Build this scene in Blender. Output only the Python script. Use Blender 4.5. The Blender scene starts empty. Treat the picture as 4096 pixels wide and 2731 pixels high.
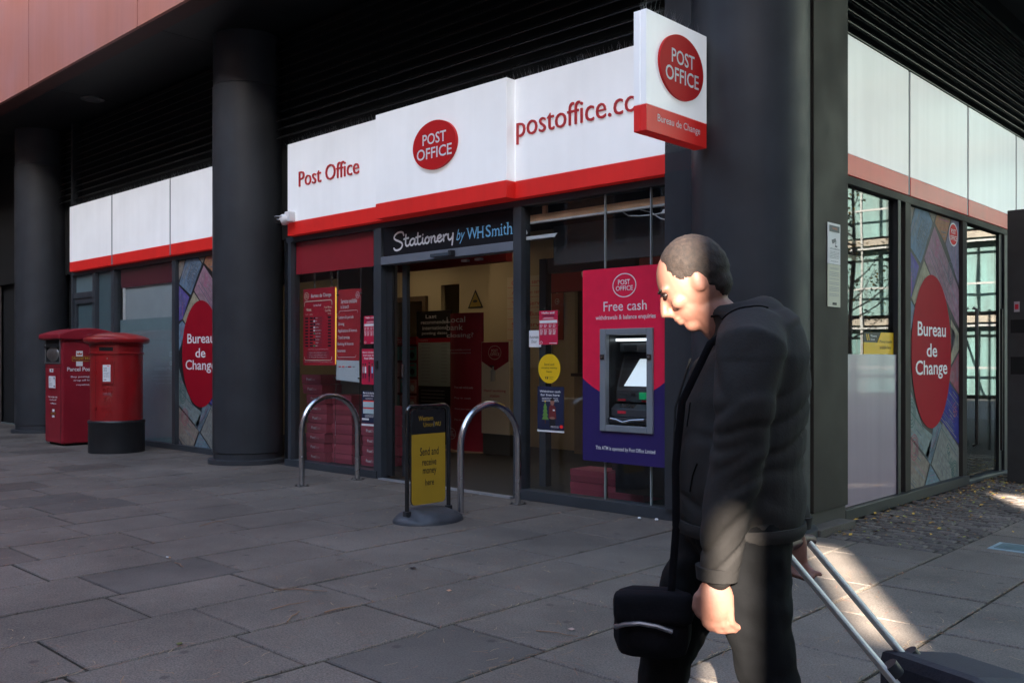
import bpy, bmesh, math, random
from mathutils import Vector, Matrix, noise as mnoise
random.seed(7)
R = math.radians
scene = bpy.context.scene
COL = scene.collection

# ---------------------------------------------------------------- camera, sky, sun, exposure
# World axes: X runs along the shopfront (to the right), Y into the building, Z up. Camera stands at the origin.
cd = bpy.data.cameras.new('camera'); cam = bpy.data.objects.new('camera', cd); COL.objects.link(cam)
cam.location = (0, 0, 1.2); cam.rotation_euler = (R(90), 0, R(43.48))
cd.sensor_width = 36; cd.lens = 32.39; cd.shift_y = 0.01697; cd.clip_end = 900; cd.clip_start = 0.05
scene.camera = cam

SUN_EL = 20.0
SUN_H = Vector((0.54, -0.8417))            # horizontal direction towards the sun
world = bpy.data.worlds.new('World'); scene.world = world; world.use_nodes = True
wn = world.node_tree.nodes; wl = world.node_tree.links
bg = wn['Background']; sky = wn.new('ShaderNodeTexSky'); sky.sky_type = 'NISHITA'
sky.sun_disc = False; sky.sun_elevation = R(SUN_EL); sky.sun_rotation = math.atan2(SUN_H.x, SUN_H.y)
sky.air_density = 1.0; sky.dust_density = 1.4; sky.ozone_density = 1.0
wl.new(sky.outputs[0], bg.inputs[0]); bg.inputs[1].default_value = 0.06
sd = bpy.data.lights.new('sun', 'SUN'); sd.energy = 3.2; sd.angle = R(0.4); sd.color = (1.0, 0.9, 0.78)
so = bpy.data.objects.new('sun', sd); COL.objects.link(so)
sdir = Vector((SUN_H.x*math.cos(R(SUN_EL)), SUN_H.y*math.cos(R(SUN_EL)), math.sin(R(SUN_EL))))
so.rotation_euler = sdir.to_track_quat('Z', 'Y').to_euler(); so.location = (10, -20, 15)
scene.view_settings.view_transform = 'Standard'; scene.view_settings.look = 'None'
scene.view_settings.exposure = 4.25; scene.view_settings.gamma = 1.0
scene.view_settings.use_curve_mapping = False

# ---------------------------------------------------------------- materials
MATS = {}
def mat(name, col, rough=0.6, metal=0.0, var=0.0, vscale=6.0, bump=0.0, bscale=40.0, coat=0.0, spec=0.5,
        emit=None, estr=0.0, crough=0.05, streak=0.0, objvar=0.0, col2=None, rvar=0.0, bdist=0.01):
    if name in MATS: return MATS[name]
    m = bpy.data.materials.new(name); m.use_nodes = True; MATS[name] = m
    nt = m.node_tree; n = nt.nodes; l = nt.links; b = n['Principled BSDF']
    b.inputs['Base Color'].default_value = (*col, 1); b.inputs['Roughness'].default_value = rough
    b.inputs['Metallic'].default_value = metal; b.inputs['Coat Weight'].default_value = coat
    b.inputs['Coat Roughness'].default_value = crough; b.inputs['Specular IOR Level'].default_value = spec
    if emit: b.inputs['Emission Color'].default_value = (*emit, 1); b.inputs['Emission Strength'].default_value = estr
    tc = n.new('ShaderNodeTexCoord')
    src = None
    if var or streak or objvar or col2:
        rgb = n.new('ShaderNodeRGB'); rgb.outputs[0].default_value = (*col, 1); src = rgb.outputs[0]
        def mixmul(fac_out, lo, hi, src):
            mr = n.new('ShaderNodeMapRange'); mr.inputs[1].default_value = 0.3; mr.inputs[2].default_value = 0.7
            mr.inputs[3].default_value = lo; mr.inputs[4].default_value = hi; l.new(fac_out, mr.inputs[0])
            mx = n.new('ShaderNodeVectorMath'); mx.operation = 'SCALE'; l.new(src, mx.inputs[0]); l.new(mr.outputs[0], mx.inputs['Scale'])
            return mx.outputs[0]
        if col2:
            nz = n.new('ShaderNodeTexNoise'); nz.inputs['Scale'].default_value = vscale*0.5; nz.inputs['Detail'].default_value = 5
            l.new(tc.outputs['Object'], nz.inputs['Vector'])
            mr = n.new('ShaderNodeMapRange'); mr.inputs[1].default_value = 0.4; mr.inputs[2].default_value = 0.65; l.new(nz.outputs[0], mr.inputs[0])
            mx = n.new('ShaderNodeMix'); mx.data_type = 'RGBA'; mx.inputs[7].default_value = (*col2, 1)
            l.new(mr.outputs[0], mx.inputs[0]); l.new(src, mx.inputs[6]); src = mx.outputs[2]
        if var:
            nz = n.new('ShaderNodeTexNoise'); nz.inputs['Scale'].default_value = vscale; nz.inputs['Detail'].default_value = 6
            l.new(tc.outputs['Object'], nz.inputs['Vector']); src = mixmul(nz.outputs[0], 1-var, 1+var, src)
        if streak:
            mp = n.new('ShaderNodeMapping'); mp.inputs['Scale'].default_value = (7, 7, 0.35); l.new(tc.outputs['Object'], mp.inputs[0])
            nz = n.new('ShaderNodeTexNoise'); nz.inputs['Scale'].default_value = 1.2; nz.inputs['Detail'].default_value = 5
            l.new(mp.outputs[0], nz.inputs['Vector']); src = mixmul(nz.outputs[0], 1-streak, 1+streak, src)
        if objvar:
            oi = n.new('ShaderNodeObjectInfo'); mr = n.new('ShaderNodeMapRange')
            mr.inputs[3].default_value = 1-objvar; mr.inputs[4].default_value = 1+objvar; l.new(oi.outputs['Random'], mr.inputs[0])
            mx = n.new('ShaderNodeVectorMath'); mx.operation = 'SCALE'; l.new(src, mx.inputs[0]); l.new(mr.outputs[0], mx.inputs['Scale']); src = mx.outputs[0]
        l.new(src, b.inputs['Base Color'])
    if rvar:
        nz = n.new('ShaderNodeTexNoise'); nz.inputs['Scale'].default_value = 3.0; nz.inputs['Detail'].default_value = 4
        l.new(tc.outputs['Object'], nz.inputs['Vector']); mr = n.new('ShaderNodeMapRange')
        mr.inputs[1].default_value = .3; mr.inputs[2].default_value = .7
        mr.inputs[3].default_value = max(0.02, rough-rvar); mr.inputs[4].default_value = rough+rvar
        l.new(nz.outputs[0], mr.inputs[0]); l.new(mr.outputs[0], b.inputs['Roughness'])
    if bump:
        nz = n.new('ShaderNodeTexNoise'); nz.inputs['Scale'].default_value = bscale; nz.inputs['Detail'].default_value = 5
        l.new(tc.outputs['Object'], nz.inputs['Vector']); bp = n.new('ShaderNodeBump'); bp.inputs['Strength'].default_value = bump
        bp.inputs['Distance'].default_value = bdist; l.new(nz.outputs[0], bp.inputs['Height']); l.new(bp.outputs[0], b.inputs['Normal'])
    return m

def glass(name, tint=(0.9, 0.93, 0.93), r0=0.04):
    m = bpy.data.materials.new(name); m.use_nodes = True; MATS[name] = m
    nt = m.node_tree; n = nt.nodes; l = nt.links; n.remove(n['Principled BSDF'])
    tr = n.new('ShaderNodeBsdfTransparent'); tr.inputs[0].default_value = (*tint, 1)
    gl = n.new('ShaderNodeBsdfGlossy'); gl.inputs['Roughness'].default_value = 0.0
    tc = n.new('ShaderNodeTexCoord'); nz = n.new('ShaderNodeTexNoise'); nz.inputs['Scale'].default_value = 1.3
    nz.inputs['Detail'].default_value = 1
    l.new(tc.outputs['Object'], nz.inputs['Vector']); bp = n.new('ShaderNodeBump'); bp.inputs['Strength'].default_value = 0.06
    bp.inputs['Distance'].default_value = 0.02; l.new(nz.outputs[0], bp.inputs['Height']); l.new(bp.outputs[0], gl.inputs['Normal'])
    geo = n.new('ShaderNodeNewGeometry'); dt = n.new('ShaderNodeVectorMath'); dt.operation = 'DOT_PRODUCT'
    l.new(geo.outputs['Normal'], dt.inputs[0]); l.new(geo.outputs['Incoming'], dt.inputs[1])
    def mth(op, a, b=None):
        q = n.new('ShaderNodeMath'); q.operation = op
        for i, v in enumerate((a, b)):
            if v is None: continue
            if isinstance(v, (int, float)): q.inputs[i].default_value = v
            else: l.new(v, q.inputs[i])
        return q.outputs[0]
    c = mth('ABSOLUTE', dt.outputs['Value']); p = mth('POWER', mth('SUBTRACT', 1.0, c), 5.0)   # Schlick, same from both sides of the pane
    f = mth('ADD', mth('MULTIPLY', p, 1-r0), r0)
    mx = n.new('ShaderNodeMixShader'); l.new(f, mx.inputs[0]); l.new(tr.outputs[0], mx.inputs[1]); l.new(gl.outputs[0], mx.inputs[2])
    l.new(mx.outputs[0], n['Material Output'].inputs['Surface'])
    return m

G_FRONT = glass('shop_glass', (0.93, 0.95, 0.95), 0.035)
G_SIDE = glass('side_glass', (0.88, 0.9, 0.9), 0.06)
FRAME = mat('frame_paint', (0.042, 0.049, 0.058), 0.42, var=0.12, vscale=3, rvar=0.08)
FRAME_D = mat('frame_dark_paint', (0.018, 0.020, 0.023), 0.5, var=0.1)  # darker paint for door leaves, lane frames and brackets
COLUMN = mat('column_paint', (0.034, 0.037, 0.042), 0.50, spec=.32, var=0.14, vscale=3.5, rvar=0.10, bump=0.05, bscale=300, streak=0.10)
FIN = mat('warm_fin_paint', (0.030, 0.0265, 0.023), 0.62, spec=.25, var=0.12, vscale=3, rvar=0.08)
LANE_LV = mat('lane_louvre', (0.060, 0.060, 0.056), 0.28, metal=0.85, var=0.2, vscale=2)
LOUVRE = mat('louvre_metal', (0.016, 0.016, 0.016), 0.42, metal=0.3, var=0.2, vscale=2)
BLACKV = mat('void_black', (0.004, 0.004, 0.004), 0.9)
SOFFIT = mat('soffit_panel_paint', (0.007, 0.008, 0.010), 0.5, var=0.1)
CLAD = mat('rust_cladding', (0.52, 0.185, 0.128), 0.55, var=0.13, vscale=0.9, streak=0.05, bump=0.08, bscale=90, col2=(0.38, 0.17, 0.155))
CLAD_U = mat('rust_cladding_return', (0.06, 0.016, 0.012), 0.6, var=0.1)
WHITE = mat('sign_white', (0.84, 0.85, 0.87), 0.35, var=0.05, vscale=1.6, streak=0.02, coat=0.25, emit=(.92,.96,1.0), estr=0.0150)  # faint emission added to the white and red sign colours to brighten the panels
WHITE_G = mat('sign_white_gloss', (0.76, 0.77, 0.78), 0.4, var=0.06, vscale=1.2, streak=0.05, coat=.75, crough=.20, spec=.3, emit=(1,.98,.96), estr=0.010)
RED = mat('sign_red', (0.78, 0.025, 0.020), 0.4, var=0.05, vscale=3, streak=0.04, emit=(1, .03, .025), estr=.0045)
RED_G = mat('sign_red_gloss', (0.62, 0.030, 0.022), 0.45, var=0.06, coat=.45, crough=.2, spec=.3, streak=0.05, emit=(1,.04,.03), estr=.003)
REDTXT = mat('raised_red', (0.58, 0.030, 0.035), 0.4, var=0.04)
LOZ = mat('lozenge_red', (0.62, 0.016, 0.018), 0.5, var=0.04, spec=.2)
PRED = mat('print_red', (0.50, 0.015, 0.035), 0.4, var=0.05)
PCRIM = mat('print_crimson', (0.85, 0.016, 0.068), 0.38, var=0.05, vscale=9)
PPURP = mat('print_purple', (0.028, 0.018, 0.12), 0.38, var=0.05)
PWHITE = mat('print_white', (0.78, 0.78, 0.78), 0.5, var=0.03)
PWARM = mat('print_cream', (0.74, 0.66, 0.50), 0.5, var=0.03)
PBLACK = mat('print_black', (0.012, 0.012, 0.014), 0.5, var=0.05)
PNAVY = mat('print_navy', (0.015, 0.020, 0.055), 0.45, var=0.05)
PYEL = mat('print_yellow', (0.80, 0.50, 0.006), 0.5, var=0.04)
PYELD = mat('swing_yellow', (0.50, 0.31, 0.022), 0.5, var=0.04)
PBLUE = mat('print_sky_blue', (0.20, 0.52, 0.78), 0.5)
PGREY = mat('print_grey', (0.32, 0.33, 0.34), 0.5)
PGREEN = mat('print_green', (0.02, 0.30, 0.12), 0.5)
STEEL = mat('brushed_steel', (0.58, 0.58, 0.60), 0.24, metal=1.0, var=0.06, vscale=30, rvar=0.06)
ALU = mat('atm_grey_surround', (0.22, 0.245, 0.27), 0.4, metal=0.1, var=0.05)
PLASTIC = mat('black_plastic', (0.020, 0.021, 0.024), 0.45, var=0.15, vscale=12)
RUBBER = mat('recycled_rubber', (0.045, 0.048, 0.055), 0.55, var=0.25, vscale=10, bump=0.3, bscale=80)
POSTRED = mat('pillar_box_red', (0.30, 0.008, 0.010), 0.38, var=0.14, vscale=5, bump=0.12, bscale=45, coat=0.3, rvar=0.08)
POSTBLK = mat('pillar_box_black', (0.014, 0.015, 0.017), 0.45, var=0.25, vscale=6, bump=0.15, bscale=50)
PARRED = mat('parcel_box_red', (0.27, 0.010, 0.022), 0.42, var=0.12, vscale=3)
BEIGE = mat('interior_beige', (0.52, 0.42, 0.27), 0.8, var=0.04, vscale=1.5)
CARTON = mat('carton_maroon', (0.34, 0.055, 0.085), 0.65, var=0.08, vscale=4, objvar=0.12)
SKIN = mat('skin', (0.30, 0.135, 0.095), 0.5, var=0.10, vscale=14, bump=0.08, bscale=120)
JACKET = mat('jacket_cloth', (0.025, 0.0225, 0.021), 0.85, spec=.25, var=0.15, vscale=5, bump=0.25, bscale=160, bdist=.003)
TROUS = mat('trouser_cloth', (0.0045, 0.0045, 0.005), 0.9, spec=.2, var=0.2, vscale=8, bump=0.2, bscale=160, bdist=.003)
HAIR = mat('hair_brown', (0.022, 0.013, 0.009), 0.8, var=0.45, vscale=90, bump=0.6, bscale=220, bdist=.003)

# paving stone: fine granite speckle, blotches, stains and one random tone per slab
def stone(name, col, objvar, speck=0.60):
    m = mat(name, col, 0.72, var=0.08, vscale=2.0, objvar=objvar, rvar=0.10, spec=.3)
    nt = m.node_tree; n = nt.nodes; l = nt.links; b = n['Principled BSDF']
    geo = n.new('ShaderNodeNewGeometry')
    nz = n.new('ShaderNodeTexNoise'); nz.inputs['Scale'].default_value = 120; nz.inputs['Detail'].default_value = 4; nz.inputs['Roughness'].default_value = .8
    nb = n.new('ShaderNodeTexNoise'); nb.inputs['Scale'].default_value = 0.9; nb.inputs['Detail'].default_value = 7; nb.inputs['Roughness'].default_value = 0.65
    l.new(geo.outputs['Position'], nz.inputs['Vector']); l.new(geo.outputs['Position'], nb.inputs['Vector'])
    a = n.new('ShaderNodeMapRange'); a.inputs[1].default_value = .32; a.inputs[2].default_value = .68; a.inputs[3].default_value = 1-speck; a.inputs[4].default_value = 1+speck
    c = n.new('ShaderNodeMapRange'); c.inputs[1].default_value = .35; c.inputs[2].default_value = .65; c.inputs[3].default_value = 0.72; c.inputs[4].default_value = 1.20
    l.new(nz.outputs[0], a.inputs[0]); l.new(nb.outputs[0], c.inputs[0])
    mu = n.new('ShaderNodeMath'); mu.operation = 'MULTIPLY'; l.new(a.outputs[0], mu.inputs[0]); l.new(c.outputs[0], mu.inputs[1])
    # dark gum spots
    vo = n.new('ShaderNodeTexVoronoi'); vo.voronoi_dimensions = '2D'; vo.inputs['Scale'].default_value = 1.7; l.new(geo.outputs['Position'], vo.inputs['Vector'])
    g = n.new('ShaderNodeMapRange'); g.inputs[1].default_value = 0.022; g.inputs[2].default_value = 0.045; g.inputs[3].default_value = 0.58; g.inputs[4].default_value = 1.0
    l.new(vo.outputs['Distance'], g.inputs[0]); m2 = n.new('ShaderNodeMath'); m2.operation = 'MULTIPLY'
    l.new(mu.outputs[0], m2.inputs[0]); l.new(g.outputs[0], m2.inputs[1])
    old = b.inputs['Base Color'].links[0].from_socket
    sc = n.new('ShaderNodeVectorMath'); sc.operation = 'SCALE'; l.new(old, sc.inputs[0]); l.new(m2.outputs[0], sc.inputs['Scale'])
    l.new(sc.outputs[0], b.inputs['Base Color'])
    bp = n.new('ShaderNodeBump'); bp.inputs['Strength'].default_value = 0.5; bp.inputs['Distance'].default_value = 0.003
    l.new(nz.outputs[0], bp.inputs['Height']); l.new(bp.outputs[0], b.inputs['Normal'])
    return m
STONE = stone('granite_slab', (0.130, 0.109, 0.091), 0.05)
STONE_B = stone('granite_slab_brown', (0.098, 0.080, 0.067), 0.05)
STONE_D = stone('granite_slab_dark', (0.095, 0.083, 0.072), 0.05, 0.4)
SETT = stone('granite_sett', (0.095, 0.080, 0.070), 0.25)
JOINT = mat('joint_moss', (0.012, 0.008, 0.004), 0.9, var=0.4, vscale=30, bump=0.5, bscale=120)

# ---------------------------------------------------------------- mesh helpers
class MB:
    def __init__(s): s.v = []; s.f = []; s.mi = []; s.mats = []; s.sm = []
    def mid(s, m):
        if m not in s.mats: s.mats.append(m)
        return s.mats.index(m)
    def add(s, vs, fs, m, smooth=False):
        o = len(s.v); s.v += [tuple(v) for v in vs]; k = s.mid(m)
        for f in fs: s.f.append(tuple(i+o for i in f)); s.mi.append(k); s.sm.append(smooth)
        return s
    def box(s, x0, x1, y0, y1, z0, z1, m):
        x0, x1 = min(x0, x1), max(x0, x1); y0, y1 = min(y0, y1), max(y0, y1); z0, z1 = min(z0, z1), max(z0, z1)
        vs = [(x0,y0,z0),(x1,y0,z0),(x1,y1,z0),(x0,y1,z0),(x0,y0,z1),(x1,y0,z1),(x1,y1,z1),(x0,y1,z1)]
        return s.add(vs, [(0,3,2,1),(4,5,6,7),(0,1,5,4),(1,2,6,5),(2,3,7,6),(3,0,4,7)], m)
    def bbox(s, x0, x1, y0, y1, z0, z1, m, r=0.01):     # box with the four vertical and front edges chamfered
        x0, x1 = min(x0, x1), max(x0, x1); y0, y1 = min(y0, y1), max(y0, y1); z0, z1 = min(z0, z1), max(z0, z1)
        b = bmesh.new(); bmesh.ops.create_cube(b, size=1)
        for v in b.verts: v.co = Vector(((x0+x1)/2+v.co.x*(x1-x0), (y0+y1)/2+v.co.y*(y1-y0), (z0+z1)/2+v.co.z*(z1-z0)))
        bmesh.ops.bevel(b, geom=b.edges[:], offset=r, segments=2, affect='EDGES', profile=0.6)
        b.verts.index_update(); vs = [v.co[:] for v in b.verts]; fs = [[v.index for v in f.verts] for f in b.faces]; b.free()
        return s.add(vs, fs, m)
    def prism(s, pts, y0, y1, m):                        # polygon in x-z (counter-clockwise seen from -y), from y0 (front) to y1
        n = len(pts); vs = [(p[0], y0, p[1]) for p in pts]+[(p[0], y1, p[1]) for p in pts]
        fs = [tuple(range(n)), tuple(range(2*n-1, n-1, -1))]+[(i, i+n, (i+1) % n+n, (i+1) % n) for i in range(n)]
        return s.add(vs, fs, m)
    def flat(s, pts, y, m):
        n = len(pts); return s.add([(p[0], y, p[1]) for p in pts], [tuple(range(n))], m)
    def rect(s, x0, x1, z0, z1, y, m): return s.flat([(x0,z0),(x1,z0),(x1,z1),(x0,z1)], y, m)
    def tube(s, path, r, m, seg=10, cap=True, flat=1.0):
        path = [Vector(p) for p in path]; rs = r if isinstance(r, (list, tuple)) else [r]*len(path)
        up = Vector((0, 0, 1)); vs = []; fs = []; prev = None
        for i, p in enumerate(path):
            t = (path[min(i+1, len(path)-1)]-path[max(i-1, 0)]).normalized()
            if prev is None: a = t.cross(up) if abs(t.z) < 0.95 else t.cross(Vector((0, 1, 0)))
            else: a = prev - t*prev.dot(t)
            a.normalize(); prev = a; b = t.cross(a)
            for k in range(seg):
                w = 2*math.pi*k/seg; vs.append(p + a*math.cos(w)*rs[i] + b*math.sin(w)*rs[i]*flat)
        for i in range(len(path)-1):
            for k in range(seg):
                k2 = (k+1) % seg; fs.append((i*seg+k, i*seg+k2, (i+1)*seg+k2, (i+1)*seg+k))
        if cap: fs.append(tuple(range(seg-1, -1, -1))); fs.append(tuple((len(path)-1)*seg+k for k in range(seg)))
        return s.add(vs, fs, m, True)
    def lathe(s, prof, m, seg=48, c=(0, 0), sx=1.0, sy=1.0, smooth=True):
        vs = []; fs = []
        for r, z in prof:
            for k in range(seg):
                w = 2*math.pi*k/seg; vs.append((c[0]+math.cos(w)*r*sx, c[1]+math.sin(w)*r*sy, z))
        for i in range(len(prof)-1):
            for k in range(seg):
                k2 = (k+1) % seg; fs.append((i*seg+k, i*seg+k2, (i+1)*seg+k2, (i+1)*seg+k))
        fs.append(tuple(range(seg-1, -1, -1))); fs.append(tuple((len(prof)-1)*seg+k for k in range(seg)))
        return s.add(vs, fs, m, smooth)
    def ell(s, c, r, m, rot=None, seg=16, rings=10):
        vs = []; fs = []
        for i in range(rings+1):
            ph = math.pi*i/rings
            for k in range(seg):
                w = 2*math.pi*k/seg
                v = Vector((math.sin(ph)*math.cos(w)*r[0], math.sin(ph)*math.sin(w)*r[1], math.cos(ph)*r[2]))
                if rot is not None: v = rot @ v
                vs.append(v+Vector(c))
        for i in range(rings):
            for k in range(seg):
                k2 = (k+1) % seg; fs.append((i*seg+k, (i+1)*seg+k, (i+1)*seg+k2, i*seg+k2))
        return s.add(vs, fs, m, True)
    def mesh(s, name, auto=True):
        me = bpy.data.meshes.new(name); me.from_pydata(s.v, [], s.f)
        for m in s.mats: me.materials.append(m)
        me.polygons.foreach_set('material_index', s.mi); me.polygons.foreach_set('use_smooth', s.sm); me.update()
        return me
    def build(s, name, parent=None, loc=None, sharp=True):
        me = s.mesh(name)
        if sharp and any(s.sm): me.set_sharp_from_angle(angle=R(40))
        o = bpy.data.objects.new(name, me); COL.objects.link(o); o.parent = parent
        if loc: o.location = loc
        return o

def tag(o, label=None, cat=None, group=None, kind=None):
    if label: o['label'] = label
    if cat: o['category'] = cat
    if group: o['group'] = group
    if kind: o['kind'] = kind
    return o
def empty(name, loc, rz=0.0):
    o = bpy.data.objects.new(name, None); COL.objects.link(o); o.location = loc; o.rotation_euler = (0, 0, rz)
    o.empty_display_size = 0.1; return o

def ellipse(cx, cz, rx, rz, n=48): return [(cx+rx*math.cos(2*math.pi*k/n), cz+rz*math.sin(2*math.pi*k/n)) for k in range(n)]
def rrect(x0, x1, z0, z1, r, n=5):
    pts = []
    for cx, cz, a0 in ((x1-r, z0+r, -90), (x1-r, z1-r, 0), (x0+r, z1-r, 90), (x0+r, z0+r, 180)):
        for k in range(n+1):
            a = R(a0+90*k/n); pts.append((cx+r*math.cos(a), cz+r*math.sin(a)))
    return pts
def stroke(mb, pts, w, y, m, closed=False):               # a flat line of width w through 2-D points
    n = len(pts); vs = []; fs = []
    for i, p in enumerate(pts):
        a = pts[(i-1) % n] if closed or i > 0 else p; b = pts[(i+1) % n] if closed or i < n-1 else p
        d = Vector((b[0]-a[0], b[1]-a[1])); d = d.normalized() if d.length > 0 else Vector((1, 0)); q = Vector((-d.y, d.x))*w/2
        vs += [(p[0]+q.x, y, p[1]+q.y), (p[0]-q.x, y, p[1]-q.y)]
    for i in range(n if closed else n-1):
        j = (i+1) % n; fs.append((2*i, 2*i+1, 2*j+1, 2*j))
    mb.add(vs, fs, m)
def ring(mb, cx, cz, rx, rz, w, y, m): stroke(mb, ellipse(cx, cz, rx-w/2, rz-w/2), w, y, m, True)

TXT = {}
def text_geo(s, bold, ext, space, shear):
    key = (s, bold, ext, space, shear)
    if key in TXT: return TXT[key]
    cu = bpy.data.curves.new('lettering', 'FONT'); cu.body = s; cu.size = 1.0; cu.offset = bold; cu.extrude = ext
    cu.space_character = space; cu.shear = shear; cu.resolution_u = 3; cu.fill_mode = 'FRONT' if ext == 0 else 'BOTH'
    ob = bpy.data.objects.new('lettering', cu); COL.objects.link(ob)
    dg = bpy.context.evaluated_depsgraph_get(); me = bpy.data.meshes.new_from_object(ob.evaluated_get(dg))
    vs = [tuple(v.co) for v in me.vertices]; fs = [tuple(p.vertices) for p in me.polygons]
    bpy.data.objects.remove(ob); bpy.data.curves.remove(cu); bpy.data.meshes.remove(me)
    TXT[key] = (vs, fs); return TXT[key]
def text(mb, s, box, y, m, bold=0.0, ext=0.0, space=1.0, shear=0.0, rot=0.0):
    """Lettering s fitted into box (x0, z0, x1, z1), facing -y at depth y. ext>0: raised letters that thick."""
    vs, fs = text_geo(s, bold, 0.5 if ext else 0.0, space, shear)
    if not vs: return
    xs = [v[0] for v in vs]; ys = [v[1] for v in vs]
    sx = (box[2]-box[0])/(max(xs)-min(xs)); sz = (box[3]-box[1])/(max(ys)-min(ys))
    out = []; cx, cz = (box[0]+box[2])/2, (box[1]+box[3])/2
    for v in vs:
        x = box[0]+(v[0]-min(xs))*sx; z = box[1]+(v[1]-min(ys))*sz
        if rot: dx, dz = x-cx, z-cz; x = cx+dx*math.cos(rot)-dz*math.sin(rot); z = cz+dx*math.sin(rot)+dz*math.cos(rot)
        out.append((x, y-(v[2]+0.5)*ext if ext else y, z))
    mb.add(out, fs, m)

# A thing fixed to a wall: 'front' faces the street (-Y, u = X), 'side' faces the lane (+X, u = Y). d = metres proud of the plane.
class Wall:
    def __init__(s, name, label, cat, facing, u0, plane, zb=0.0, group=None, kind=None):
        s.u0, s.zb = u0, zb
        s.root = empty(name, (u0, plane, zb) if facing == 'front' else (plane, u0, zb), 0 if facing == 'front' else R(90))
        tag(s.root, label, cat, group, kind)
    def P(s, pts): return [(p[0]-s.u0, p[1]-s.zb) for p in pts]
    def box(s, name, u0, u1, z0, z1, d0, d1, m, r=0.0):
        mb = MB()
        if r: mb.bbox(u0-s.u0, u1-s.u0, -d1, -d0, z0-s.zb, z1-s.zb, m, r)
        else: mb.box(u0-s.u0, u1-s.u0, -d1, -d0, z0-s.zb, z1-s.zb, m)
        return mb.build(name, s.root)
    def new(s): return Sheet(s)
class Sheet:      # collects flat print in wall coordinates
    def __init__(s, w): s.w = w; s.mb = MB(); s.words = []
    def rect(s, u0, u1, z0, z1, d, m): s.mb.rect(u0-s.w.u0, u1-s.w.u0, z0-s.w.zb, z1-s.w.zb, -d, m); return s
    def poly(s, pts, d, m): s.mb.flat(s.w.P(pts), -d, m); return s
    def line(s, pts, wd, d, m, closed=False): stroke(s.mb, s.w.P(pts), wd, -d, m, closed); return s
    def box(s, u0, u1, z0, z1, d0, d1, m): s.mb.box(u0-s.w.u0, u1-s.w.u0, -d1, -d0, z0-s.w.zb, z1-s.w.zb, m); return s
    def prism(s, pts, d0, d1, m): s.mb.prism(s.w.P(pts), -d1, -d0, m); return s
    def text(s, t, box, d, m, **k):
        b = MB(); text(b, t, (box[0]-s.w.u0, box[1]-s.w.zb, box[2]-s.w.u0, box[3]-s.w.zb), -d, m, **k); s.words.append(b); return s
    def build(s, name, parent=None):
        p = parent or s.w.root
        if name == 'lettering' and not s.mb.v:          # each line of lettering is a part of its own
            for b in s.words: o = b.build(name, p)
            return o
        for b in s.words:                                # flat print stays one sheet
            for f, k in zip(b.f, b.mi): s.mb.add([b.v[i] for i in f], [tuple(range(len(f)))], b.mats[k])
        return s.mb.build(name, p)

# ================================================================ GROUND
CX, CY = (0.7257, 0.6881), (-0.6881, 0.7257)
def in_view(x, y, pad=0.06):
    w = CY[0]*x + CY[1]*y
    if w < 0.4: return False
    r = (CX[0]*x + CX[1]*y)/w; v = 1.2/w
    return abs(r) < 0.5558+pad and v < 0.352+pad
g = MB().box(-120, 120, -60, 120, -0.30, -0.034, mat('asphalt', (0.05, 0.05, 0.052), 0.85, var=0.2, vscale=3, bump=0.3, bscale=150))
tag(g.build('street_ground'), kind='structure')
pave = MB().box(-26, 1.6, -4.0, 5.95, -0.033, -0.013, JOINT)
pave.box(-2.90, 1.6, 5.95, 20, -0.033, -0.013, JOINT)
pave = pave.build('pavement'); tag(pave, kind='structure')

slab_cache = {}
def slab_mesh(w, h, m):
    key = (round(w, 3), round(h, 3), m.name)
    if key not in slab_cache:
        mb = MB(); a, b = key[0]/2, key[1]/2; c = 0.006
        vs = [(-a,-b,-.02),(a,-b,-.02),(a,b,-.02),(-a,b,-.02),(-a,-b,-.005),(a,-b,-.005),(a,b,-.005),(-a,b,-.005),
              (-a+c,-b+c,0),(a-c,-b+c,0),(a-c,b-c,0),(-a+c,b-c,0)]
        mb.add(vs, [(0,1,5,4),(1,2,6,5),(2,3,7,6),(3,0,4,7),(4,5,9,8),(5,6,10,9),(6,7,11,10),(7,4,8,11),(8,9,10,11)], m)
        slab_cache[key] = mb.mesh('slab')
    return slab_cache[key]
edges = [1.38, 0.82, 0.26, -0.30, -0.86, -1.42, -1.975, -2.51, -3.075, -3.63, -4.165, -4.69, -5.24, -5.83]
while edges[-1] > -21.5: edges.append(edges[-1]-0.545)
phase = {-1.975: 4.30-2*0.64, -2.51: 2.755, -3.075: 2.155, -3.63: 2.013, -4.165: 1.42, -4.69: 1.947, -5.24: 2.057, -5.83: 1.896, -6.375: 2.766, -6.92: 2.57, -1.42: 4.205}
rest = MB(); cand = []
rr = random.Random(3)
for i in range(len(edges)-1):
    xr, xl = edges[i], edges[i+1]
    ph = phase.get(round(xl, 3), rr.uniform(0, .7)); st = 0.64 if xl > -2.0 and xr < -1.3 else 0.70
    y = ph - st*math.ceil((ph+3.6)/st)
    ymax = 5.95 if xl < -2.0 else 12.5
    while y < ymax:
        y1 = y+st+rr.uniform(-.012, .012); a0, a1 = y+.006, min(y1, ymax)-.006
        if a1-a0 > 0.08: cand.append((xl+.0075, xr-.0075, a0, a1))
        y = y1
cand.sort(key=lambda c: (0 if in_view((c[0]+c[1])/2, (c[2]+c[3])/2) else 1, math.hypot((c[0]+c[1])/2, (c[2]+c[3])/2)))
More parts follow.
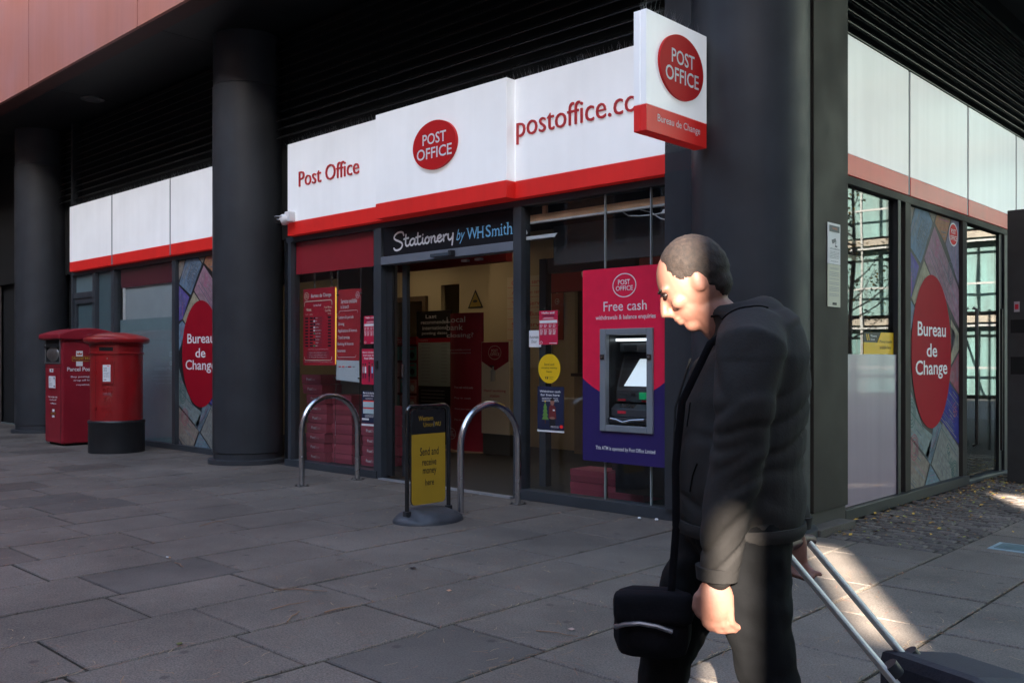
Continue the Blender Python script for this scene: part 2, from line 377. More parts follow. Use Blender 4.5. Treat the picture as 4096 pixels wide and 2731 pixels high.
for k, (a, b, c, d) in enumerate(cand):
    mx, my = (a+b)/2, (c+d)/2; m = STONE; q = rr.random()
    if -3.075 < mx < -2.51 and 2.15 < my < 2.9: m = STONE_D
    elif -8.3 < mx < -7.4 and 2.8 < my < 3.5: m = STONE_D
    elif -6.4 < mx < -5.83 and 1.3 < my < 2.1: m = STONE_B
    elif mx < -9 and q < .12: m = STONE_B
    elif q < 0.03: m = STONE_D
    z = rr.uniform(-.0018, .0018)
    if k < 298 and in_view(mx, my):
        o = bpy.data.objects.new('slab', slab_mesh(b-a, d-c, m)); COL.objects.link(o); o.parent = pave
        o.location = (mx, my, z); o.rotation_euler = (rr.uniform(-.002, .002), rr.uniform(-.002, .002), 0)
    else:
        rest.box(a, b, c, d, -.02, z-.001, m)
tag(rest.build('slab_field', pave), kind='stuff')

# small granite setts along the lane wall
setts = []; y = 5.99; row = 0
while y < 12.4:
    x = -2.90 + (0.06 if row % 2 else 0)
    while x < -2.02:
        setts.append((x, min(x+.135+rr.uniform(-.01, .01), -1.985), y, y+.088)); x += .142
    y += .098; row += 1
setts.sort(key=lambda c: math.hypot(c[0], c[2])); sm = {}
rest = MB()
for k, (a, b, c, d) in enumerate(setts):
    z = rr.uniform(-.006, .002)
    if k < 290:
        key = round(b-a, 2)
        if key not in sm:
            h = key/2; mb = MB(); mb.add([(-h,-.043,-.02),(h,-.043,-.02),(h,.043,-.02),(-h,.043,-.02),(-h,-.043,-.010),(h,-.043,-.010),(h,.043,-.010),(-h,.043,-.010),
              (-h+.014,-.03,0),(h-.014,-.03,0),(h-.014,.03,0),(-h+.014,.03,0)],
              [(0,1,5,4),(1,2,6,5),(2,3,7,6),(3,0,4,7),(4,5,9,8),(5,6,10,9),(6,7,11,10),(7,4,8,11),(8,9,10,11)], SETT); sm[key] = mb.mesh('sett')
        o = bpy.data.objects.new('sett', sm[key]); COL.objects.link(o); o.parent = pave
        o.location = ((a+b)/2, (c+d)/2, z); o.rotation_euler = (rr.uniform(-.05, .05), rr.uniform(-.05, .05), rr.uniform(-.04, .04))
    else: rest.box(a, b, c, d, -.02, z, SETT)
tag(rest.build('sett_field', pave), kind='stuff')

# ================================================================ BUILDING
bld = empty('building', (-9.0, 5.9, 0))
tag(bld, 'dark grey building with rust red cladding above black louvres and round columns', 'building')
def bpart(mb, name, parent=None):      # geometry given in world coordinates, hung under the building
    o = mb.build(name)
    o.parent = parent or bld
    o.matrix_parent_inverse = Matrix.Identity(4)
    off = Vector((-9.0, 5.9, 0))
    if parent is None: o.location = -off
    return o
def bbar(name, x0, x1, y0, y1, z0, z1, m, parent=None, r=0):
    mb = MB()
    if r: mb.bbox(x0, x1, y0, y1, z0, z1, m, r)
    else: mb.box(x0, x1, y0, y1, z0, z1, m)
    return bpart(mb, name, parent)
# cladding above the canopy
x = -3.463-3.32*7 ; xs = []
while x < -1.7: xs.append((x+.010, min(x+3.32, -1.60)-.010)); x += 3.32
for a, b in xs: bbar('cladding_panel', a, b, 4.58, 4.62, 4.90, 9.0, CLAD)
y = 4.60
while y < 17: bbar('cladding_panel', -1.62, -1.58, y+.006, y+3.2, 4.90, 9.0, CLAD); y += 3.22
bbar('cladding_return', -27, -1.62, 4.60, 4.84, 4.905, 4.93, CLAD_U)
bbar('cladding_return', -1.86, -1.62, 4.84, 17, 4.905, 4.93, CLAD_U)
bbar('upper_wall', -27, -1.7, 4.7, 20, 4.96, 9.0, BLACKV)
x = -3.463-3.32*7
while x < -1.9:
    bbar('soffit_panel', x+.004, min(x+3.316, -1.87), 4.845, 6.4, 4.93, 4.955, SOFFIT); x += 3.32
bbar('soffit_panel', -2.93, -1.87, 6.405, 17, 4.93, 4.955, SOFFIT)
for lx, ly in ((-13.46, 5.45), (-7.0, 5.3), (-2.2, 8.6)):
    mb = MB(); mb.lathe([(0.16, 4.915), (0.155, 4.93)], mat('downlight_rim', (.10,.10,.10), .4), c=(lx, ly)); rim = bpart(mb, 'downlight')
    mb = MB(); mb.lathe([(0.105, 4.908), (0.105, 4.914)], mat('downlight_lens', (.16,.16,.16), .2), c=(lx, ly)); bpart(mb, 'lens', rim)
# louvres
def slat(name, u0, u1, plane, z, side=False):
    mb = MB()
    if not side:
        mb.add([(u0, plane-.045, z), (u1, plane-.045, z), (u1, plane+.03, z+.055), (u0, plane+.03, z+.055),
                (u0, plane-.045, z+.010), (u1, plane-.045, z+.010), (u1, plane+.03, z+.060), (u0, plane+.03, z+.060)],
               [(0,3,2,1),(4,5,6,7),(0,1,5,4),(1,2,6,5),(2,3,7,6),(3,0,4,7)], LOUVRE)
    else:
        mb.add([(plane+.045, u0, z), (plane+.045, u1, z), (plane-.03, u1, z+.055), (plane-.03, u0, z+.055),
                (plane+.045, u0, z+.010), (plane+.045, u1, z+.010), (plane-.03, u1, z+.060), (plane-.03, u0, z+.060)],
               [(0,3,2,1),(4,5,6,7),(0,1,5,4),(1,2,6,5),(2,3,7,6),(3,0,4,7)], LANE_LV)
    bpart(mb, name)
for u0, u1 in ((-16.6,-15.0), (-15.0,-13.2), (-13.2,-11.5), (-11.5,-9.7), (-9.7,-9.0), (-9.0,-7.4), (-7.4,-5.55), (-5.55,-3.3)):
    for k in range(12): slat('louvre_slat', u0+.01, u1-.01, 5.88, 3.72+.098*k)
for u0, u1 in ((6.2,7.9), (7.9,9.7), (9.7,11.5), (11.5,13.3), (13.3,15.4)):
    for k in range(13): slat('louvre_slat', u0+.008, u1-.008, -3.04, 3.70+.090*k, True)
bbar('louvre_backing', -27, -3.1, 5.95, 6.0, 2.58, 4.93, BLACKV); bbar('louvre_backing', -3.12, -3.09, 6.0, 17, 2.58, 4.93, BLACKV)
# bird wires standing along the top edges of the fascia
mb = MB(); rr2 = random.Random(5)
def spike(x, y, z, dx, dy, h):
    a = .0016; mb.add([(x-a, y, z), (x+a, y, z), (x, y+a, z), (x+dx, y+dy, z+h)], [(0,1,3),(1,2,3),(2,0,3)], mat('bird_wire', (.30,.30,.31), .4, metal=.6))
x = -15.0
while x < -3.4:
    if not -10.1 < x < -9.0:
        for q in range(3): spike(x+rr2.uniform(-.01, .01), 5.80, 3.575, rr2.uniform(-.05, .05), rr2.uniform(-.06, .02), rr2.uniform(.07, .12))
    x += .045
y = 6.3
while y < 14:
    for q in range(2): spike(-3.0, y, 3.61, rr2.uniform(-.02, .05), rr2.uniform(-.05, .05), rr2.uniform(.05, .09))
    y += .05
tag(bpart(mb, 'bird_wires'), kind='stuff')
# columns
def column(cx, cy, fins):
    mb = MB(); mb.lathe([(.40, .13), (.40, 4.33)], COLUMN, seg=64, c=(cx, cy)); c = bpart(mb, 'column')
    mb = MB(); mb.lathe([(.394, 4.338), (.394, 4.925)], COLUMN, seg=64, c=(cx, cy)); bpart(mb, 'column_head', c)
    mb = MB(); mb.lathe([(.39, .055), (.39, .126)], COLUMN, seg=64, c=(cx, cy)); bpart(mb, 'plinth', c)
    mb = MB(); mb.lathe([(.455, 0), (.452, .048), (.44, .054)], COLUMN, seg=64, c=(cx, cy)); bpart(mb, 'base_ring', c)
    for f in fins: bbar('fin', *f, FIN if f[1] > -3 else COLUMN, c, .004)
column(-9.66, 5.70, [(-10.18, -10.035, 5.56, 5.84, .10, 4.33)])
column(-16.11, 5.70, [(-16.63, -16.485, 5.56, 5.84, .10, 4.33)])
column(-3.21, 5.79, [(-3.87, -3.585, 5.72, 6.1, .09, 4.92), (-3.2, -2.87, 6.06, 6.62, .13, 4.92)])
bbar('plinth', -3.2, -2.885, 6.0, 6.61, 0, .125, mat('plinth_paint', (.035,.032,.032), .5))
bbar('kerb_slab', -2.885, -2.76, 5.93, 6.50, -.01, .045, STONE_D, None, .006)
bbar('left_passage_dark', -27, -15.16, 6.05, 6.2, 0, 4.93, mat('passage_dark', (.008,.009,.010), .8))  # near-black sheet stands in for the shade of the passage
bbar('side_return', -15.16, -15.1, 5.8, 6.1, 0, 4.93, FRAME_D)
# front shopfront framing
bbar('head_rail', -15.1, -10.0, 5.79, 5.90, 2.505, 2.562, FRAME, None, .004)
bbar('head_rail', -9.0, -3.5, 5.79, 5.90, 2.505, 2.562, FRAME, None, .004)
bbar('sill', -15.1, -10.0, 5.765, 5.90, 0, .070, FRAME, None, .004)
bbar('sill', -9.0, -7.35, 5.765, 5.90, 0, .075, FRAME, None, .004)
bbar('sill', -5.40, -3.5, 5.765, 5.90, 0, .085, FRAME, None, .004)
for a, b, z0, z1 in ((-15.10,-15.04,.07,2.505), (-14.285,-14.18,.07,2.505), (-13.625,-13.53,.07,2.505), (-11.72,-11.63,.07,2.505),
                     (-8.955,-8.895,.075,2.505), (-7.405,-7.285,0,2.505), (-5.468,-5.375,0,2.505)):
    bbar('mullion', a, b, 5.78, 5.90, z0, z1, FRAME, None, .004)
bbar('mullion', -9.06, -8.96, 5.80, 5.9, 0, 2.56, mat('gloss_black', (.006,.007,.009), .12, coat=1.0), None, .01)
bbar('transom', -15.04, -14.285, 5.79, 5.88, 2.145, 2.235, FRAME, None, .004)
bbar('door_head', -7.285, -5.468, 5.775, 5.90, 2.135, 2.215, mat('door_head_alu', (.15,.17,.20), .42, var=.06), None, .006)
FROST = mat('frosted_film', (.21,.32,.35), .45, coat=.6, var=.05)
FROST_D = mat('frosted_dark', (.065,.115,.13), .4, coat=.6, var=.06)
FROST_M = mat('frosted_mid', (.13,.20,.22), .4, coat=.6, var=.06)
bbar('fanlight', -15.04, -14.285, 5.84, 5.85, 2.235, 2.505, FROST_M)
dl = bbar('door_leaf', -15.04, -14.285, 5.845, 5.855, .07, 2.145, FROST_D)
for a in ((-15.04,-14.97,.07,2.145), (-14.355,-14.285,.07,2.145), (-14.97,-14.355,2.06,2.145), (-14.97,-14.355,.07,.16)):
    bbar('door_stile', a[0], a[1], 5.81, 5.845, a[2], a[3], FRAME, dl)
bbar('handle', -14.33, -14.31, 5.78, 5.81, 1.30, 1.42, PWHITE, dl)
bbar('sidelight', -14.18, -13.625, 5.84, 5.85, .07, 2.505, FROST_D)
bbar('window_pane', -13.53, -11.72, 5.835, 5.845, .07, 2.505, G_FRONT)
bbar('window_pane', -11.63, -10.0, 5.835, 5.845, .07, 2.505, mat('poster_backing', (.02,.02,.02), .5))
bbar('window_film', -13.46, -11.73, 5.85, 5.855, .07, 1.767, FROST)
bbar('blind', -13.46, -11.73, 5.89, 5.895, 1.72, 2.32, mat('white_blind', (.38,.44,.46), .7, var=.04))
bbar('blind_edge', -13.40, -13.36, 5.86, 5.885, 1.767, 2.235, PWHITE)
bbar('red_frieze', -13.46, -11.73, 5.86, 5.865, 2.235, 2.505, mat('frieze_maroon', (.13,.018,.03), .5))
bbar('window_backing', -15.1, -10.05, 6.0, 6.03, 0, 2.58, BLACKV)
# main panes
wp = bbar('window_pane', -8.895, -7.405, 5.836, 5.844, .075, 2.505, G_FRONT)
for a, b in ((-5.375,-4.514), (-4.506,-4.074), (-4.066,-3.5)): bbar('window_pane', a, b, 5.836, 5.844, .085, 2.505, G_FRONT)
for a in (-4.51, -4.07): bbar('glass_joint', a-.005, a+.005, 5.828, 5.848, .085, 2.505, mat('silicone', (.25,.28,.28), .4))
bbar('red_frieze', -8.895, -7.405, 5.852, 5.858, 2.145, 2.505, mat('frieze_red', (.44,.02,.035), .45, var=.05))
# sliding door leaf parked at the left, rails and threshold
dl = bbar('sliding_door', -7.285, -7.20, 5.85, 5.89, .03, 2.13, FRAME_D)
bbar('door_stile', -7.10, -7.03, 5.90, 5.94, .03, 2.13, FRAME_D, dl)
bbar('window_pane', -7.20, -7.10, 5.865, 5.873, .08, 2.10, G_FRONT, dl)
bbar('handle', -7.075, -7.055, 5.87, 5.90, 1.02, 1.14, STEEL, dl)
bbar('threshold', -7.285, -5.468, 5.74, 5.80, -.005, .014, mat('threshold_alu', (.50,.52,.55), .35, metal=.6))
bbar('button', -7.36, -7.33, 5.765, 5.78, 1.10, 1.18, mat('push_button', (.02,.02,.02), .3))
# interior shell
INT_F = mat('interior_floor', (.020,.019,.018), .6, var=.15, bump=.1)
INT_C = mat('interior_ceiling', (.35,.33,.28), .8)
bbar('interior_floor', -12.6, -3.2, 5.80, 12.0, -.02, .004, INT_F)
bbar('interior_ceiling', -12.6, -3.2, 5.91, 12.0, 2.80, 2.84, INT_C)
bbar('interior_wall', -12.6, -3.2, 12.0, 12.1, 0, 2.84, mat('interior_dark', (.10,.08,.06), .8))
bbar('interior_wall', -3.25, -3.2, 6.7, 12.0, 0, 2.84, BEIGE); bbar('interior_wall', -12.65, -12.6, 6.1, 12, 0, 2.84, BEIGE)
bbar('interior_wall', -9.25, -7.69, 9.30, 9.36, 0, 2.84, BEIGE)
bbar('interior_wall', -11.9, -10.53, 9.52, 9.6, 2.17, 2.84, BEIGE); bbar('interior_wall', -10.86, -10.53, 9.52, 9.6, 0, 2.17, BEIGE)
bbar('interior_wall', -10.53, -9.25, 9.52, 9.6, 2.33, 2.84, BEIGE); bbar('interior_wall', -10.1, -9.25, 9.50, 9.58, 0, 2.33, BEIGE)
bbar('inner_window_frame', -11.9, -10.83, 9.46, 9.52, 2.10, 2.18, mat('timber_frame', (.10,.06,.035), .6))
bbar('inner_window_frame', -10.90, -10.83, 9.46, 9.52, .9, 2.10, MATS['timber_frame'])
bbar('interior_wall', -10.1, -8.95, 7.3, 7.36, 0, 2.84, mat('interior_grey', (.22,.21,.19), .8)); 
bbar('interior_post', -8.50, -8.36, 6.62, 6.72, 0, 2.5, mat('interior_teal_post', (.05,.065,.07), .5))
bbar('interior_rail', -8.36, -7.42, 6.64, 6.70, 0, .17, MATS['interior_teal_post'])
bbar('red_bulkhead', -12.5, -7.3, 7.6, 7.7, 2.32, 2.80, mat('bulkhead_red', (.16,.010,.012), .6))
bbar('red_bulkhead', -7.6, -3.3, 8.6, 8.7, 2.02, 2.42, mat('bulkhead_red2', (.24,.015,.018), .6))
mb = MB(); text(mb, 'Counter', (-7.0, 2.15, -6.35, 2.30), 8.59, PWARM); bpart(mb, 'lettering')
for lx, ly in ((-6.6, 7.2), (-9.2, 8.3), (-10.9, 8.6), (-5.0, 10.0), (-8.0, 10.4)):  # light panels added so that the interior shows
    lp = bbar('added_ceiling_light', lx-.3, lx+.3, ly-.3, ly+.3, 2.78, 2.796, mat('lamp_rim', (.5,.5,.5), .5))
    bbar('diffuser', lx-.27, lx+.27, ly-.27, ly+.27, 2.765, 2.779, mat('lamp_diffuser', (.8,.8,.8), .5, emit=(1.0,.80,.52), estr=.21), lp)
# things seen through the right-hand window: bulkhead, timber batten, lobby frame
bbar('window_bulkhead', -5.3, -3.5, 6.12, 6.16, 2.02, 2.36, mat('bulkhead_slate', (.045,.050,.056), .6))
bbar('timber_batten', -5.38, -3.55, 5.90, 5.94, 2.385, 2.440, mat('raw_pine', (.72,.42,.24), .7, var=.1, streak=.1))
bbar('timber_post', -5.30, -5.26, 5.97, 6.0, 2.435, 2.56, MATS['raw_pine'])
bbar('plaster_edge', -5.38, -3.55, 5.895, 5.935, 2.368, 2.384, PWHITE)
bbar('window_void', -6.5, -3.5, 6.2, 6.23, 2.36, 2.80, BLACKV)
bbar('lobby_frame', -5.70, -4.70, 6.50, 6.56, 2.00, 2.14, mat('lobby_frame_paint', (.035,.038,.042), .5))
bbar('lobby_frame', -4.94, -4.84, 6.49, 6.57, 0, 2.0, MATS['lobby_frame_paint'])
bbar('lobby_frame', -5.80, -5.72, 6.49, 6.57, 0, 2.14, MATS['lobby_frame_paint'])
mb = MB()
mb.tube([(-4.42,5.95,2.37),(-4.36,5.94,2.335),(-4.25,5.93,2.32),(-4.1,5.93,2.315),(-3.95,5.94,2.335),(-3.85,5.95,2.36)], .005, PWHITE, 6)
mb.tube([(-4.25,5.95,2.37),(-4.15,5.94,2.34),(-4.05,5.93,2.28),(-3.97,5.93,2.255),(-3.86,5.94,2.29)], .005, PWHITE, 6)
bpart(mb, 'loose_cable')
mb = MB(); mb.prism([(-5.385,2.222),(-5.05,2.222),(-5.045,2.235),(-5.02,2.252),(-5.385,2.252)], 5.848, 5.850, PWHITE)
mb.prism([(-5.385,2.265),(-5.36,2.28),(-5.375,2.31),(-5.385,2.31)], 5.848, 5.850, PWHITE); mb.prism([(-3.99,2.30),(-3.86,2.30),(-3.86,2.33),(-3.97,2.33)], 5.848, 5.850, PWHITE)
bpart(mb, 'torn_tape')

# lane side
SX = -2.95
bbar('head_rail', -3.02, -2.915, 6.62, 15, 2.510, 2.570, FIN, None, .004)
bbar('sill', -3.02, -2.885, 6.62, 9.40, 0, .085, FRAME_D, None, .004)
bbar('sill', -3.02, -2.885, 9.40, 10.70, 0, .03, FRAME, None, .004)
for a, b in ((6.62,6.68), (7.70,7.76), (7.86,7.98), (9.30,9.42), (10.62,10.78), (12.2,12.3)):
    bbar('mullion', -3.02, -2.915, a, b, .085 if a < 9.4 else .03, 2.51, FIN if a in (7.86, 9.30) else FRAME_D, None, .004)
bbar('window_pane', -2.964, -2.956, 6.68, 7.70, .085, 2.51, G_SIDE)
bbar('window_pane', -2.964, -2.956, 7.76, 7.86, .085, 2.51, FRAME_D)
bbar('spandrel_panel', -2.955, -2.93, 6.62, 7.70, .09, 1.235, mat('lilac_panel', (.33,.26,.31), .38, coat=.5, var=.05, vscale=1.5, streak=.06))
dl = bbar('door_pane', -2.964, -2.956, 9.42, 10.62, .06, 2.49, G_SIDE)
bbar('door_stile', -2.99, -2.94, 9.42, 9.50, .03, 2.51, FRAME_D, dl); bbar('door_stile', -2.99, -2.94, 10.52, 10.62, .03, 2.51, FRAME_D, dl)
mb = MB()
mb.tube([(-2.935, 9.66, .35), (-2.90, 9.66, .37), (-2.90, 9.66, 1.68), (-2.935, 9.66, 1.70)], .016, mat('dark_handle', (.05,.05,.05), .3, metal=.6), 10)
bpart(mb, 'handle', dl)
mb = MB(); mb.tube([(-2.90, 10.46, .25), (-2.90, 10.46, 1.72)], .014, MATS['dark_handle'], 10); bpart(mb, 'handle', dl)
bbar('window_pane', -2.964, -2.956, 10.78, 14.8, .06, 2.49, G_SIDE)
for z0, z1 in ((1.99, 2.03), (2.13, 2.16)): bbar('mirrored_gate_rail', -3.16, -3.10, 6.72, 7.66, z0, z1, mat('bronze_rail', (.16,.13,.10), .3, metal=.7))  # bars behind the glass stand in for a gate mirrored in it
for a in (6.80, 7.42): bbar('mirrored_gate_post', -3.15, -3.11, a, a+.07, .1, 1.99, MATS['bronze_rail'])
bbar('side_backing', -3.19, -3.17, 6.7, 15, 0, 2.58, BLACKV)
bbar('end_wall', -27, -1.6, 17, 17.2, 0, 4.96, BLACKV)

# ================================================================ FASCIA SIGNS
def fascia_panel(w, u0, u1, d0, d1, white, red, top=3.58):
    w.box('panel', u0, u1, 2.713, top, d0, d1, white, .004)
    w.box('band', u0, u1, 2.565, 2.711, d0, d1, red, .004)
w = Wall('fascia_sign', 'blank white fascia with red lower band above the frosted left windows', 'shop sign', 'front', -13.0, 5.84, 2.56)
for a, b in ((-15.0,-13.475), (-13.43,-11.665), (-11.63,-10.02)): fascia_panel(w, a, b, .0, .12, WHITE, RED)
for a in (-13.4525, -11.6475): w.box('joint_strip', a-.02, a+.02, 2.57, 3.57, 0, .117, mat('joint_grey', (.22,.23,.26), .5))
w = Wall('fascia_sign', 'white fascia panel reading Post Office above the poster window', 'shop sign', 'front', -8.0, 5.84, 2.56)
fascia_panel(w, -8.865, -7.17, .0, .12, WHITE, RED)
w.new().text('Post Office', (-8.63, 3.078, -7.555, 3.245), .122, REDTXT, bold=-.004, ext=.012).build('lettering')
w = Wall('fascia_sign', 'projecting white fascia box with red Post Office oval above the doorway', 'shop sign', 'front', -6.28, 5.84, 2.56)
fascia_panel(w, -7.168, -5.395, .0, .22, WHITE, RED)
lz = w.new().prism(ellipse(-6.281, 3.145, .294, .222, 64), .221, .25, LOZ).build('oval')
s = w.new(); s.text('POST', (-6.435, 3.155, -6.115, 3.255), .252, PWHITE, bold=.012).text('OFFICE', (-6.515, 3.025, -6.040, 3.127), .252, PWHITE, bold=.012)
o = s.build('lettering', lz)
w = Wall('fascia_sign', 'white fascia panel with postoffice web address above the cash machine', 'shop sign', 'front', -4.6, 5.84, 2.56)
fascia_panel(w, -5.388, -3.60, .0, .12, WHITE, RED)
w.new().text('postoffice.co.uk', (-5.362, 3.018, -3.80, 3.262), .122, REDTXT, bold=-.004, ext=.012).build('lettering')
w = Wall('fascia_sign', 'glossy blank white fascia with red band along the lane side', 'shop sign', 'side', 9.0, -2.99, 2.56)
for a, b in ((6.3,7.915), (7.96,9.41), (9.46,11.0), (11.05,12.5), (12.55,14.2)):
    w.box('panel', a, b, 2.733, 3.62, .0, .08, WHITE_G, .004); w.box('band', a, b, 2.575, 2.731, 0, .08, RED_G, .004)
for a in (7.9375, 9.435, 11.025, 12.525): w.box('joint_strip', a-.023, a+.023, 2.58, 3.61, 0, .075, MATS['joint_grey'])
# header board over the doors
w = Wall('header_sign', 'dark board over the doorway with white script and pale blue lettering', 'shop sign', 'front', -6.37, 5.84, 2.215)
w.box('board', -7.27, -5.475, 2.217, 2.50, .0, .04, mat('header_board', (.007,.007,.010), .6, spec=.25, var=.1), 0)
# brush-script word drawn stroke by stroke (units: x-height 1)
S = {
 'S': (1.95, [[(1.9,1.75),(1.75,2.15),(1.3,2.3),(.75,2.2),(.3,1.85),(.2,1.45),(.5,1.15),(1.1,.85),(1.55,.55),(1.65,.15),(1.35,-.3),(.85,-.5),(.4,-.45),(.15,-.15)]]),
 't': (.95, [[(.35,1.75),(.3,.9),(.3,.3),(.45,.02),(.7,.0),(.95,.2)], [(0,1.1),(.8,1.2)]]),
 'a': (1.15, [[(.95,.85),(.6,1.0),(.25,.8),(.1,.4),(.25,.05),(.55,.02),(.85,.4),(.97,.85),(.93,.3),(1.05,.02),(1.25,.1)]]),
 'i': (.5, [[(.2,.9),(.17,.35),(.27,.02),(.45,.03),(.6,.2)], [(.22,1.38),(.24,1.40)]]),
 'o': (1.0, [[(.5,.97),(.2,.75),(.1,.35),(.3,.02),(.6,.05),(.8,.4),(.72,.8),(.5,.97),(.75,.8),(1.0,.85)]]),
 'n': (1.05, [[(.15,.9),(.17,.02)], [(.17,.5),(.4,.85),(.65,.93),(.75,.7),(.72,.25),(.85,.02),(1.1,.15)]]),
 'e': (.95, [[(.2,.45),(.6,.6),(.75,.82),(.5,1.0),(.2,.78),(.12,.35),(.35,.02),(.65,.05),(.95,.3)]]),
 'r': (.8, [[(.15,.9),(.2,.02)], [(.2,.5),(.4,.85),(.65,.95),(.8,.85)]]),
 'y': (1.1, [[(.15,.92),(.13,.4),(.3,.1),(.6,.2),(.85,.6)], [(.9,.97),(.85,.1),(.75,-.7)]])}
s = w.new(); cx = 0; tot = sum(S[c][0] for c in 'Stationery')
SZ = .062; x0 = -7.118; kx = (.885/SZ)/tot
for ch in 'Stationery':
    adv, strokes = S[ch]
    for st in strokes:
        pts = []
        for i in range(len(st)-1):          # Catmull-Rom smoothing
            p0, p1, p2, p3 = st[max(i-1,0)], st[i], st[i+1], st[min(i+2,len(st)-1)]
            for t in (0,.25,.5,.75):
                pts.append(tuple(.5*((2*p1[k])+(-p0[k]+p2[k])*t+(2*p0[k]-5*p1[k]+4*p2[k]-p3[k])*t*t+(-p0[k]+3*p1[k]-3*p2[k]+p3[k])*t**3) for k in (0,1)))
        pts.append(st[-1]); P = [(x0+(cx+p[0])*kx*SZ, 2.298+p[1]*SZ) for p in pts]
        s.line(P, .0195, .0412, PWHITE)
        for e in (P[0], P[-1]): s.poly(ellipse(e[0], e[1], .0097, .0097, 10), .0412, PWHITE)
    cx += adv
s.build('lettering')
s = w.new(); s.text('by', (-6.205, 2.255, -6.09, 2.388), .0414, PBLUE, shear=.35)
s.text('W', (-6.066, 2.284, -5.925, 2.387), .0414, PBLUE, bold=.005); s.text('H', (-5.928, 2.284, -5.852, 2.387), .0414, PBLUE, bold=.006); s.text('S', (-5.822, 2.283, -5.757, 2.390), .0414, PBLUE, bold=.006)
s.text('m', (-5.742, 2.284, -5.650, 2.350), .0414, PBLUE, bold=.004); s.text('i', (-5.634, 2.284, -5.618, 2.385), .0414, PBLUE, bold=.004)
s.text('t', (-5.604, 2.284, -5.568, 2.368), .0414, PBLUE, bold=.004); s.text('h', (-5.556, 2.284, -5.498, 2.388), .0414, PBLUE, bold=.004)
for a, b, z in ((-6.072,-6.042,2.384), (-6.012,-5.988,2.384), (-5.950,-5.922,2.384), (-5.936,-5.908,2.384), (-5.936,-5.908,2.2845), (-5.868,-5.842,2.384), (-5.868,-5.842,2.2845),
                (-5.748,-5.730,2.2845), (-5.712,-5.692,2.2845), (-5.668,-5.640,2.2845), (-5.642,-5.608,2.2845), (-5.566,-5.542,2.2845), (-5.518,-5.490,2.2845), (-5.642,-5.628,2.348), (-5.566,-5.552,2.385)):
    s.rect(a, b, z-.003, z+.003, .0415, PBLUE)
s.build('lettering')
w = Wall('door_sensor', 'small black motion sensor on the rail over the doorway', 'sensor', 'front', -6.35, 5.775, 2.14)
w.box('housing', -6.49, -6.24, 2.147, 2.180, .0, .05, mat('sensor_smoke', (.06,.08,.10), .2, coat=.5), .008); w.box('end_cap', -6.238, -6.195, 2.140, 2.196, 0, .055, PLASTIC, .006)
for a in (-6.27, -6.09): bbar('door_bracket', a, a+.075, 5.92, 5.96, 2.105, 2.125, mat('bracket_white', (.35,.32,.32), .6))

# blade sign on the corner column
w = Wall('projecting_sign', 'double sided white blade sign with red oval on the corner column', 'shop sign', 'side', 5.0, -3.30, 2.6)
w.box('panel', 4.68, 5.375, 2.772, 3.355, -.046, 0, WHITE, .003); w.box('panel', 4.68, 5.375, 2.772, 3.355, -.095, -.048, WHITE, .003)
w.box('band', 4.68, 5.375, 2.607, 2.770, -.046, 0, RED, .003); w.box('band', 4.68, 5.375, 2.607, 2.770, -.095, -.048, RED, .003)
ov = w.new().prism(ellipse(5.053, 3.068, .252, .207, 64), .001, .018, LOZ).build('oval')
s = w.new(); s.text('POST', (4.930, 3.080, 5.195, 3.172), .0195, PWHITE, bold=.012).text('OFFICE', (4.862, 2.962, 5.245, 3.056), .0195, PWHITE, bold=.012); s.build('lettering', ov)
w.new().text('Bureau de Change', (4.800, 2.668, 5.292, 2.730), .0015, PWHITE, bold=.006).build('lettering')
w.box('bracket', 5.375, 5.47, 2.85, 2.95, -.07, -.03, FRAME_D); w.box('bracket', 5.375, 5.47, 3.15, 3.25, -.07, -.03, FRAME_D)
mb = MB(); rr3 = random.Random(9)
for k in range(60):
    y0 = rr3.uniform(4.69, 5.36); x = -3.35+rr3.uniform(-.03, .03); a = .0012
    mb.add([(y0-5-a, -(x+3.30), .755), (y0-5+a, -(x+3.30), .755), (y0-5, -(x+3.30)+a, .755), (y0-5+rr3.uniform(-.05,.05), -(x+3.30)+rr3.uniform(-.05,.05), .755+rr3.uniform(.06,.11))], [(0,1,3),(1,2,3),(2,0,3)], MATS['bird_wire'])
tag(mb.build('bird_wires', w.root), kind='stuff')

# dome camera under the fascia corner
w = Wall('security_camera', 'small white dome camera at the lower left fascia corner', 'camera', 'front', -8.80, 5.72, 2.70)
mb = MB(); mb.bbox(.0, .10, -.09, -.001, .0, .12, PWHITE, .02); mb.build('bracket', w.root)
mb = MB(); mb.ell((.0, -.085, .03), (.068, .068, .062), PWHITE); mb.build('housing', w.root)
mb = MB(); mb.ell((-.025, -.125, .012), (.048, .048, .046), mat('camera_dome', (.004,.004,.005), .05, coat=1.0)); mb.build('lens', w.root)
mb = MB(); mb.ell((-.025, -.125, .058), (.062, .060, .014), mat('visor_grey', (.32,.33,.35), .5)); mb.build('visor', w.root)

